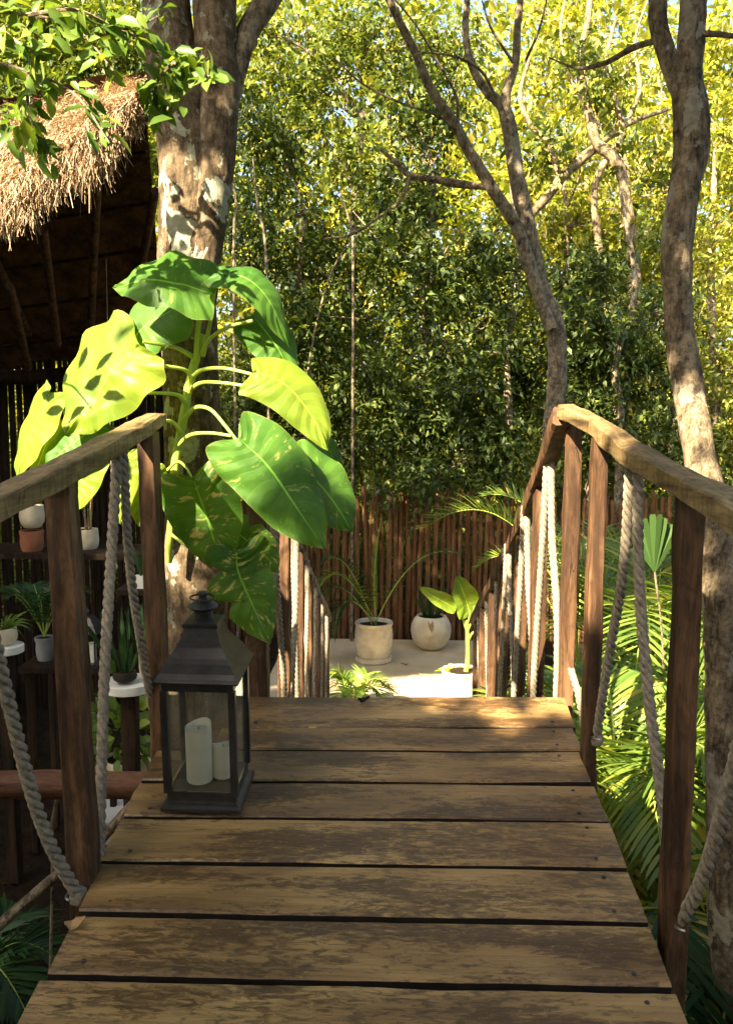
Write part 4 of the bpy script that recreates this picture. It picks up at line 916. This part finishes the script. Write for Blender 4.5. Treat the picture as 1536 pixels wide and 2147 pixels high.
clump('green palm beyond the flaky trunk on the right', (2.35, 5.6, G), 12, 1.2, 1.5, .5, seed=9, group=PG, wd=.013, nl=32)
clump('palm bush at the right photo edge behind the trunk', (1.9, 4.2, G), 12, 1.0, 1.1, .45, seed=12, group=PG, wd=.013, nl=30)
ap = clump('palm arching over the stair railing toward the pots', (1.75, 7.9, G), 7, 1.0, 1.9, .42, seed=11, group=PG, wd=.012, nl=34, azs=[.8, .2, 5.9, 5.2, 4.9, 1.4, 1.9])
for q_ in (((1180, 1260, 7.8), (1060, 985, 7.8), (892, 1105, 7.6), .34), ((1190, 1230, 7.8), (1130, 1010, 7.9), (1010, 1040, 8.1), .30), ((1170, 1300, 7.8), (1080, 1110, 7.9), (1000, 1190, 7.9), .22)):
    frond(ap, at(*q_[0]), at(*q_[1]), at(*q_[2]), q_[3], 40, 'f_palm', wd=.011, droop=.25, up=.5)
clump('small sunlit palm behind the stair posts on the right', (1.0, 5.9, G), 9, .5, .80, .26, seed=13, group=PG, wd=.011, nl=24, stems=1)
clump('small dark green palm left of the foot of the stairs', (-.34, 7.45, G), 9, .34, .40, .18, 'f_palm', seed=14, wd=.010, nl=20, stems=1)
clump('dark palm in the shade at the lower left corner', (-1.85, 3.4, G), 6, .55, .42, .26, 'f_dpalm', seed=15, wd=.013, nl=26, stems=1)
# fan leaf palm
fp = thing('fan_palm', (1.75, 5.25, G), 'fan leaved green plant between the ropes and near right post', 'palm')
for q, (cx, cy, Y, rad) in enumerate([(1372, 1200, 5.0, .36), (1425, 1190, 5.2, .32)]):
    c = at(cx, cy, Y); vs = []; fs = []; rn = []
    for i in range(10):
        a = R(122-q*6-i*6.5); d = V(math.cos(a), .12*math.sin(i), math.sin(a)); X = V(-d.z, -.35*(1 if i % 2 else -1), d.x).normalized()
        k0 = len(vs); L_ = rad*(1-.3*abs(i-4.5)/4.5)
        for u, w_ in ((0, .004), (.4, .013), (.8, .020), (.97, .018), (1, .012)): vs += [tuple(c+d*L_*u-X*w_), tuple(c+d*L_*u+X*w_)]
        for k in range(4): fs.append((k0+2*k, k0+2*k+1, k0+2*k+3, k0+2*k+2)); rn.append(.3+.03*i)
    np_mesh('leaf', np.array(vs), np.array(fs), M['f_fan'], rn, fp)
    mb = MB(); tube(mb, [(1.75, 5.25, G), (c+V(.1, .1, -.5)), c], .006, 8, 12); build('petiole', mb, M['branch'], fp)

def pot_round(c, r, h, mb, belly=1.1, rim=.9):
    lathe(mb, c, [(r*.62, 0), (r*.70, h*.02), (r*.93*belly, h*.25), (r*belly, h*.5), (r*.96*belly, h*.75), (r*rim, h*.93), (r*rim*.98, h), (r*rim*.86, h), (r*rim*.84, h*.9), (.01, h*.86)], 40, .01)
def soil(parent, c, r, z):
    mb = MB(); lathe(mb, c, [(r, z-.02), (r, z), (r*.6, z+.006), (.01, z+.008)], 20, .1); build('soil', mb, M['soil'], parent)
def blade(mb, p, d, L, w_, curve=.2, seg=6):
    d = Vector(d).normalized(); X = d.cross(V(0, -1, .15)).normalized(); n = len(mb.v); q = Vector(p)
    for k in range(seg+1):
        u = k/seg; ww = w_*(.55+.9*math.sin(math.pi*min(1, u*.62+.15)))*(1-u**4)*.7+.0005
        mb.v += [tuple(q-X*ww), tuple(q+V(0, .15*ww, -.3*ww)), tuple(q+X*ww)]; q = q+d*L/seg; d = (d+V(0, 0, -curve/seg)).normalized()
    for k in range(seg):
        a = n+k*3; mb.f += [(a, a+1, a+4, a+3), (a+1, a+2, a+5, a+4)]
# pot 1 : white pot with saucer and palm
c = onz(783, 1385, G); c = V(c.x, c.y, G)
t = thing('potted_palm', tuple(c), 'potted palm in a white cylindrical pot with saucer on the terrace', 'potted plant')
mb = MB(); lathe(mb, c, [(.17, 0), (.195, .01), (.2, .05), (.185, .055), (.17, .045), (.01, .045)], 36); build('saucer', mb, M['pot'], t)
mb = MB(); lathe(mb, c+V(0, 0, .048), [(.165, 0), (.185, .03), (.205, .14), (.207, .24), (.198, .32), (.190, .335), (.198, .345), (.208, .37), (.203, .385), (.188, .385), (.176, .36), (.17, .33), (.01, .32)], 44, .01); build('pot', mb, M['pot'], t)
soil(t, c+V(0, 0, .048), .172, .345)
random.seed(4)
for (ex, ey, mx_, my_, m_) in [(675, 1180, 730, 1130, 'f_dpalm'), (660, 1290, 700, 1160, 'f_dpalm'), (700, 1330, 715, 1200, 'f_dpalm'), (800, 1085, 775, 1200, 'f_palm'), (960, 1160, 860, 1130, 'f_dpalm'), (670, 1230, 715, 1150, 'f_palm')]:
    v0 = c+V(random.uniform(-.04, .04), 0, .39); p1 = at(mx_, my_, 8.9); p2 = at(ex, ey, 8.85)
    thin = ex > 780
    frond(t, v0, p1, p2, .10 if ex == 800 else .30, 30, m_, wd=.006 if ex == 800 else .010, droop=.5, **({'ang': .25} if ex == 800 else {}))
# pot 2 : sphere pot with snake plant
c = onz(903, 1362, G); c = V(c.x, c.y+.05, G)
t = thing('potted_snake_plant', tuple(c), 'ball shaped cream pot with dark spiky plant on the terrace', 'potted plant')
mb = MB(); lathe(mb, c, [(.08, 0), (.12, .008), (.185, .06), (.222, .14), (.232, .21), (.225, .28), (.20, .34), (.175, .375), (.168, .385), (.150, .385), (.142, .36), (.01, .35)], 44, .01); build('pot', mb, M['pot'], t)
soil(t, c, .145, .365)
mb = MB(); random.seed(9)
for i in range(26):
    a = random.uniform(0, 6.28); s_ = random.uniform(.1, .6); blade(mb, c+V(.07*math.cos(a), .07*math.sin(a), .36), (s_*math.cos(a), s_*math.sin(a), 1), random.uniform(.22, .42), .018, random.uniform(-.1, .4))
ar = np.array(mb.v); nf = len(mb.f); np_mesh('blades', ar, np.array(mb.f), M['f_dpalm'], rng.random(nf)*.3, t)
mb = MB(); blade(mb, c+V(-.02, -.17, .37), (.05, -.3, -.2), .16, .03, .9); build('withered_leaf', mb, M['dryleaf'], t)
# pot 3 : banana in white pot
c = onz(965, 1478, G); c = V(c.x, c.y, G)
t = thing('potted_banana_plant', tuple(c), 'sunlit young banana plant in a bright white pot at the stair foot', 'potted plant')
mb = MB(); lathe(mb, c, [(.12, 0), (.14, .01), (.165, .16), (.175, .31), (.18, .335), (.165, .338), (.155, .31), (.01, .30)], 40, .01); build('pot', mb, M['potwhite'], t)
soil(t, c, .155, .315)
mb = MB()
for i in range(16):
    a = i*.4; blade(mb, c+V(.10*math.cos(a), .10*math.sin(a), .31), (math.cos(a), math.sin(a), .45), random.uniform(.10, .17), .012, .9)
np_mesh('trailing_leaves', np.array(mb.v), np.array(mb.f), M['f_palmyel'], rng.random(len(mb.f))*.6, t)
BY = c.y
mb = MB(); tube(mb, [c+V(.02, 0, .22), at(980, 1390, BY), at(980, 1340, BY), at(978, 1300, BY)], [.026, .024, .02, .014], 12, 24, .04, 8); build('stem', mb, M['petiole'], t)
for pts, r_ in (([(978, 1330), (990, 1300), (1003, 1285)], .009), ([(977, 1320), (965, 1285), (955, 1272)], .009), ([(980, 1350), (988, 1330), (1000, 1322)], .010), ([(979, 1310), (984, 1290), (985, 1280)], .009)):
    mb = MB(); tube(mb, [at(x_, y_, BY) for x_, y_ in pts], r_, 8, 12); build('petiole', mb, M['petiole'], t)
def bleaf(mid, hw, nn, sd):
    global_leaf = big_leaf(t, mid, BY, hw, M['L_yellow'], nn, fold=.25, back=.0, seed=sd, shape=.6); return global_leaf
bleaf([(985, 1292), (978, 1262), (966, 1232), (958, 1206)], 25, (.3, -.8, .4), 1)
bleaf([(956, 1274), (930, 1262), (905, 1248), (876, 1230)], 16, (-.1, -.6, .8), 2)
bleaf([(1003, 1288), (1008, 1268), (1016, 1250), (1026, 1225)], 11, (.5, -.7, .4), 3)
bleaf([(984, 1290), (1000, 1278), (1016, 1265), (1030, 1255)], 9, (.2, -.6, .7), 4)
# small garden lamp behind the banana
c = at(1030, 1275, 8.2); t = thing('garden_lamp', (c.x, c.y, G), 'small pale cone topped garden lamp near the fence', 'lamp')
mb = MB(); tube(mb, [(c.x, c.y, G-.02), (c.x, c.y, c.z)], .02, 10, 8); build('pole', mb, M['metal'], t)
mb = MB(); lathe(mb, (c.x, c.y, c.z), [(.03, 0), (.04, .06), (.035, .12), (.055, .14), (.06, .16), (.03, .21), (.022, .24), (.04, .25), (.038, .27), (.004, .32)], 16); build('lamp_head', mb, M['bluegrey'], t)

# ------------------------------------------------------------------ hut
hut = thing('thatched_hut', (-2.6, 6.2, G), 'open sided hut with shaggy sunlit thatched roof on the left', 'hut')
eR, eL = at(300, 205, 4.6), at(-260, 600, 5.2)
eM = at(110, 340, 4.8)
rR, rL = at(300, 190, 5.7), at(-300, 290, 6.2)
bR, bL = at(345, 735, 7.6), at(-300, 805, 7.6)
def surf(mb, a0, a1, c0_, c1_, nu, nv, amp=0, off=V(0, 0, 0)):
    n0 = len(mb.v)
    for i in range(nu+1):
        for j in range(nv+1):
            u, v_ = i/nu, j/nv; p = a0.lerp(a1, u).lerp(c0_.lerp(c1_, u), v_)+off
            p = p+V(0, 0, amp*noise.noise(p*4)); mb.v.append(tuple(p))
    for i in range(nu):
        for j in range(nv): a = n0+i*(nv+1)+j; mb.f.append((a, a+nv+1, a+nv+2, a+1))
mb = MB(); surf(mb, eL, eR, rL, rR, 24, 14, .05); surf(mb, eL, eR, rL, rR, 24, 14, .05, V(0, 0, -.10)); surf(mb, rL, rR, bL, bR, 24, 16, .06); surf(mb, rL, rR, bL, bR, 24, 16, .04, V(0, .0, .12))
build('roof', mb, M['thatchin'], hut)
# roof thatch strands on the near slope + fringe
def strands(name, P, D, L, W, m_, bias=0):
    n = len(P); seg = 3; Vs = np.zeros((n, (seg+1)*2, 3)); q = P.copy(); d = nrm(D)
    X = nrm(np.cross(d, rng.normal(size=(n, 3))+np.array([0, -1, 0])))
    for k in range(seg+1):
        ww = (W*(1-.55*k/seg))[:, None]; Vs[:, 2*k] = q-X*ww; Vs[:, 2*k+1] = q+X*ww
        q = q+d*(L/seg)[:, None]; d = nrm(d+rng.normal(size=(n, 3))*.16+np.array([0, 0, -.22]))
    f = np.array([(2*k, 2*k+1, 2*k+3, 2*k+2) for k in range(seg)])
    Ff = (f[None]+(np.arange(n)*(seg+1)*2)[:, None, None]).reshape(-1, 4)
    r = np.repeat(np.clip(rng.beta(2, 2, n)+bias, 0, 1), seg)
    return np_mesh(name, Vs.reshape(-1, 3), Ff, m_, r, hut)
a_ = [np.array(tuple(p)) for p in (eL, eR, rL, rR)]
def sl_pt(u, v_): return (a_[0]*(1-u)+a_[1]*u)*(1-v_)+(a_[2]*(1-u)+a_[3]*u)*v_
n = 20000; u = rng.random((n, 1)); v_ = rng.random((n, 1))*1.07; P = sl_pt(u, v_); dn = nrm(sl_pt(u, v_*0)-sl_pt(u, v_*0+1)); nn = nrm(np.cross(a_[1]-a_[0], a_[2]-a_[0]))if False else np.array([[-.1, -.55, .8]])
P = P+nn*rng.uniform(0, .05, (n, 1)); strands('thatch_cover', P, dn+rng.normal(size=(n, 3))*.20+nn*.16, rng.uniform(.12, .26, n), rng.uniform(.002, .0045, n), M['thatch'])
n = 7500; u = rng.random((n, 1)); sag = .06*np.sin(u*9)+.04*np.sin(u*23+1); P = sl_pt(u, u*0)+nn*rng.uniform(-.08, .04, (n, 1))+np.concatenate([u*0, u*0, rng.uniform(-.05, .05, (n, 1))], 1)
lng = np.where(rng.random(n) < .012, 1.6, 1.0); strands('thatch_fringe', P, np.array([[.02, -.25, -.85]])+rng.normal(size=(n, 3))*.28*(2-lng)[:, None]+np.array([[0, 0, -1.]])*(lng-1)[:, None], lng*rng.uniform(.07, .25, n)*(1+sag[:, 0]*4)*(1.05-.72*u[:, 0]**4), rng.uniform(.0016, .0036, n), M['thatch'])
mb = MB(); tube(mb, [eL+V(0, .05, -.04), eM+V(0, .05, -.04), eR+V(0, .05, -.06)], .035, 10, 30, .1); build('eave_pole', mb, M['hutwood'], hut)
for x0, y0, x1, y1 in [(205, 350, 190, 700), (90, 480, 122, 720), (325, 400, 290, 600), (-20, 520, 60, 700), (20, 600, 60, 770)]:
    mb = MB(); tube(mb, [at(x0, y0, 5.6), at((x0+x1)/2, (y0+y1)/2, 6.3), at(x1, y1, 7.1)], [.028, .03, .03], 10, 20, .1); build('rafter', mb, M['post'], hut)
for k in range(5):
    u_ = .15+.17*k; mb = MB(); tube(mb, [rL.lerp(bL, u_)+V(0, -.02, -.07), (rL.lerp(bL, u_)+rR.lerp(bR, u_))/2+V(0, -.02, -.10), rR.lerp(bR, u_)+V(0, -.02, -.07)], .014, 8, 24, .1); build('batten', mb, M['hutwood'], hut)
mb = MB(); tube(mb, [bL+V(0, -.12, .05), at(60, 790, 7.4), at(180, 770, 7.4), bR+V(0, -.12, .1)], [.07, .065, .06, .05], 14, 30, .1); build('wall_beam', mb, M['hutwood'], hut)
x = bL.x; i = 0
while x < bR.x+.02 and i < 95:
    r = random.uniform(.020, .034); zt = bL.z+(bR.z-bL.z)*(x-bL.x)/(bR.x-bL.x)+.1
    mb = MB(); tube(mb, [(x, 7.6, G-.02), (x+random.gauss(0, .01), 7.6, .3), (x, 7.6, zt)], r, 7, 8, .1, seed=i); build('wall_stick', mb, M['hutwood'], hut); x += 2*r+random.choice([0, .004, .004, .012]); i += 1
mb = MB(); boxm(mb, Matrix(), bL.x-.1, bL.x-.04, 4.6, 7.7, G, 3.2); build('side_wall', mb, M['darkboard'], hut, smooth=False)
# hut furnishings
def board(px0, py0, px1, py1, Y, dep, th, name, label, cat, m_='hutwood'):
    a = at(px0, py0, Y); b2 = at(px1, py1, Y); mb = MB(); boxm(mb, Matrix(), a.x, b2.x, Y-.02, Y+dep, a.z-th, a.z)
    t = thing(name, (a.x, Y, G), label, cat); build('top', mb, M[m_], t, smooth=False)
    for xx in (a.x+.05, b2.x-.05):
        for yy in (Y+.03, Y+dep-.05):
            mb = MB(); beam(mb, [(xx, yy, G-.01), (xx, yy, a.z-th)], .04, .04, up=(0, 1, 0), seg=4); build('leg', mb, M[m_], t)
    return a.z
z1 = board(-60, 1158, 305, 1158, 5.8, .45, .04, 'shelf_table', 'dark upper plant bench inside the hut', 'table')
z2 = board(40, 1398, 205, 1398, 4.9, .4, .035, 'shelf_table', 'dark low plant bench behind the near left post', 'table')
def hpot(px, py, Y, wpx, hpx, m_, label, name='plant_pot', cat='potted plant', plant=None, belly=1.05, rim=.98, group=None):
    c = at(px, py, Y); r = wpx/F*Y/2; h_ = hpx/F*Y; t = thing(name, tuple(c), label, cat, group); mb = MB(); pot_round(c, r, h_, mb, belly, rim); build('pot', mb, M[m_], t); soil(t, c, r*rim*.84, h_*.93); return t, c, r, h_
def leafset(t, name, mb, m_='f_dpalm'): np_mesh(name, np.array(mb.v), np.array(mb.f), M[m_], rng.random(len(mb.f))*.6, t)
random.seed(21)
t, c, r, h_ = hpot(180, 1157, 5.82+.2, 54, 50, 'pot', 'round cream pot with bare stalks on the dark upper bench')
for i in range(9):
    a = random.uniform(0, 6.28); mb = MB(); q = c+V(.04*math.cos(a), .04*math.sin(a), h_*.9); tube(mb, [q, q+V(random.uniform(-.04, .04), 0, random.uniform(.12, .28))], .006, 6, 4); build('stalk', mb, M['vine'], t)
t, c, r, h_ = hpot(68, 1160, 5.9, 52, 50, 'terracotta', 'terracotta pot under the round cream bowl at left', 'plant_pot', 'pot', belly=.95)
t, c, r, h_ = hpot(68, 1106, 5.9, 50, 48, 'pot', 'round cream bowl stacked on the terracotta pot', 'bowl', 'bowl')
mb = MB()
for i in range(8): blade(mb, c+V(0, 0, h_), (random.uniform(-.8, .3), random.uniform(-.5, .1), .4), .3, .008, 2.0)
leafset(t, 'leaves', mb)
t, c, r, h_ = hpot(95, 1386, 5.05, 42, 54, 'greypot', 'grey bucket pot with feathery dark fern on the low bench', belly=.9, rim=1.0)
for i in range(9):
    a = i*.7; frond(t, c+V(0, 0, h_), c+V(.15*math.cos(a), .1*math.sin(a), h_+.35), c+V(.28*math.cos(a), .2*math.sin(a), h_+.28), .10, 22, 'f_dpalm', rw=.003, wd=.006)
def disc_stand(px, py, Y, wpx, label):
    c = at(px, py, Y); r = wpx/F*Y/2; t = thing('round_stand', (c.x, c.y, G), label, 'plant stand')
    mb = MB(); lathe(mb, c, [(r*.9, -.045), (r, -.04), (r, -.003), (r*.97, 0), (.01, 0)], 44); build('top', mb, M['potwhite'], t)
    mb = MB(); beam(mb, [(c.x, c.y, G-.01), (c.x, c.y, c.z-.045)], .07, .07, up=(0, 1, 0), seg=6); build('leg', mb, M['hutwood'], t); return c
c1 = disc_stand(12, 1352, 4.6, 75, 'white round plant stand at the left photo edge')
t, c, r, h_ = hpot(10, 1350, 4.6, 52, 36, 'pot', 'spider plant in round cream pot on the white stand at left edge')
mb = MB()
for i in range(46):
    a = random.uniform(0, 6.28); blade(mb, c+V(.02*math.cos(a), .02*math.sin(a), h_*.9), (math.cos(a), math.sin(a), random.uniform(.5, 1.8)), random.uniform(.10, .20), .005, random.uniform(1.0, 2.2), 7)
leafset(t, 'leaves', mb, 'f_palm')
c2 = disc_stand(271, 1427, 3.9, 112, 'white round plant stand between the ropes and left far post')
def sanse(t, c, h_, n, L0, L1, sp, w_):
    mb = MB()
    for i in range(n):
        a = random.uniform(0, 6.28); s_ = random.uniform(.05, sp); blade(mb, c+V(.03*math.cos(a), .03*math.sin(a), h_*.85), (s_*math.cos(a), s_*math.sin(a), 1), random.uniform(L0, L1), w_, .12)
    leafset(t, 'blades', mb)
t, c, r, h_ = hpot(262, 1428, 3.86, 50, 22, 'darkboard', 'low dark pot of upright snake plant blades on the white stand')
sanse(t, c, h_, 9, .18, .38, .55, .012)
mb = MB(); blade(mb, c+V(-.05, -.03, h_), (-.2, -.1, 1), .09, .028, .3); leafset(t, 'round_leaf', mb, 'f_near')
t, c, r, h_ = hpot(308, 1420, 4.0, 34, 50, 'pot', 'small patterned cream pot at the right rim of the white stand', belly=.98)
sanse(t, c, h_, 7, .2, .45, .4, .010)
# leafy pot low
t, c, r, h_ = hpot(262, 1645, 4.55, 95, 62, 'pot', 'broad leaved bushy plant in a cream pot beyond the red log', belly=1.0)
Pp = []; 
n = 150; d = nrm(rng.normal(size=(n, 3))*np.array([1, .8, .9])+np.array([-.1, 0, .35])); P = np.array(tuple(c+V(-.02, 0, h_+.10)))+d*rng.uniform(.06, .23, (n, 1))
mesh_leaves('foliage', (P, d+np.array([0, 0, -.4]), rng.normal(size=(n, 3))*.4+np.array([0, -.5, .9]), rng.uniform(.07, .12, n), rng.uniform(.045, .07, n)), M['f_near'], t, LEAF6)
# little lantern in the hut
c = at(183, 1392, 5.0); t = thing('lantern', tuple(c), 'small black lantern on the low bench in the hut shade', 'lantern'); s_ = .085
TM = Matrix.Translation(c)
mb = MB(); boxm(mb, TM, -s_, s_, -s_, s_, 0, .02); build('base', mb, M['metal'], t, smooth=False)
for sx in (-1, 1):
    for sy in (-1, 1): mb = MB(); boxm(mb, TM, sx*s_*.9-.005, sx*s_*.9+.005, sy*s_*.9-.005, sy*s_*.9+.005, .02, .20); build('corner_post', mb, M['metal'], t, smooth=False)
mb = MB(); LM2 = LM; LM = TM; ringsq(mb, [(s_*1.05, .20), (s_*1.05, .21), (s_*.8, .25), (s_*.45, .29), (s_*.42, .30)]); LM = LM2; build('roof', mb, M['metal'], t, smooth=False)
mb = MB(); lathe(mb, c, [(.016, .30), (.016, .32), (.024, .325), (.01, .345), (.003, .35)], 14); build('chimney_cap', mb, M['metal'], t)
for q, (dx, hh, l_) in enumerate(((-.035, .085, 'shorter white candle inside the small dark lantern'), (.035, .115, 'taller white candle inside the small dark lantern'))):
    mb = MB(); lathe(mb, c+V(dx, -.02, .02), [(.028, 0), (.028, hh), (.022, hh-.002), (.01, hh-.008)], 18); solo('candle', mb, M['wax'], tuple(c+V(dx, -.02, .02)), l_, 'candle', 'candles in the small lantern')
c = at(238, 1188, 5.3); mb = MB(); lathe(mb, c, [(.004, -.026), (.018, -.02), (.027, 0), (.018, .02), (.004, .026)], 18)
t = thing('hanging_ornament', tuple(c), 'small pale ball hanging on a string between the ropes', 'ornament'); build('ball', mb, M['pot'], t)
mb = MB(); tube(mb, [c+V(0, 0, .02), c+V(0, .02, 1.9)], .002, 5, 6); build('string', mb, M['rope'], t)
c = at(296, 1232, 5.3); t = thing('plant_pot', tuple(c), 'small white square pot left of the far left post', 'potted plant'); mb = MB(); boxm(mb, Matrix.Translation(c), -.043, .04, -.04, .04, 0, .075); build('pot', mb, M['potwhite'], t, smooth=False)
mb = MB()
for i in range(10): blade(mb, c+V(0, 0, .07), (random.uniform(-.4, .4), random.uniform(-.3, .3), 1), random.uniform(.1, .25), .007, .4)
leafset(t, 'leaves', mb)
mb = MB(); boxm(mb, Matrix(), c.x-.14, c.x+.07, 5.2, 5.5, c.z-.03, c.z); t = thing('shelf_table', (c.x, 5.35, G), 'small dark side shelf under the white square pot', 'table'); build('top', mb, M['hutwood'], t, smooth=False)
mb = MB(); beam(mb, [(c.x-.03, 5.35, G), (c.x-.03, 5.35, c.z-.03)], .05, .05, up=(0, 1, 0), seg=4); build('leg', mb, M['hutwood'], t)
# dry leaves on the deck
def dry(px, py, L, ang, label, ter=False):
    p = (onz(px, py, G) if ter else ondeck(px, py))+V(0, 0, .006); mb = MB(); d = V(math.cos(ang), math.sin(ang), .1); X = V(-d.y, d.x, .25)
    for u, w_, z in ((0, 0, .01), (.3, .22, 0), (.6, .26, .004), (1, 0, .016)): mb.v += [tuple(p+d*L*u-X*w_*L+V(0, 0, z)), tuple(p+d*L*u+V(0, 0, z-.003)), tuple(p+d*L*u+X*w_*L+V(0, 0, z+.006))]
    for k in range(3): a = k*3; mb.f += [(a, a+1, a+4, a+3), (a+1, a+2, a+5, a+4)]
    solo('dry_leaf', mb, M['dryleaf'] if (px < 500 or ter) else M['soil'], tuple(p), label, 'leaf')
dry(135, 1950, .05, .15, 'curled pale dry leaf at the left edge of the near planks')
dry(750, 1474, .045, -.2, 'dark dry leaf lying on the farthest deck plank')
for q_, (x_, y_, l_) in enumerate([(820, 1442, 'fallen leaf on the terrace right of the saucer pot'), (882, 1420, 'fallen leaf on the terrace in front of the ball pot'), (855, 1395, 'small fallen leaf on the terrace between the two cream pots'), (745, 1400, 'fallen leaf on the terrace left of the saucer pot')]):
    dry(x_, y_, .06+.01*q_, q_*1.7, l_, True)
for o in S.objects:
    if '_b' in o: del o['_b']
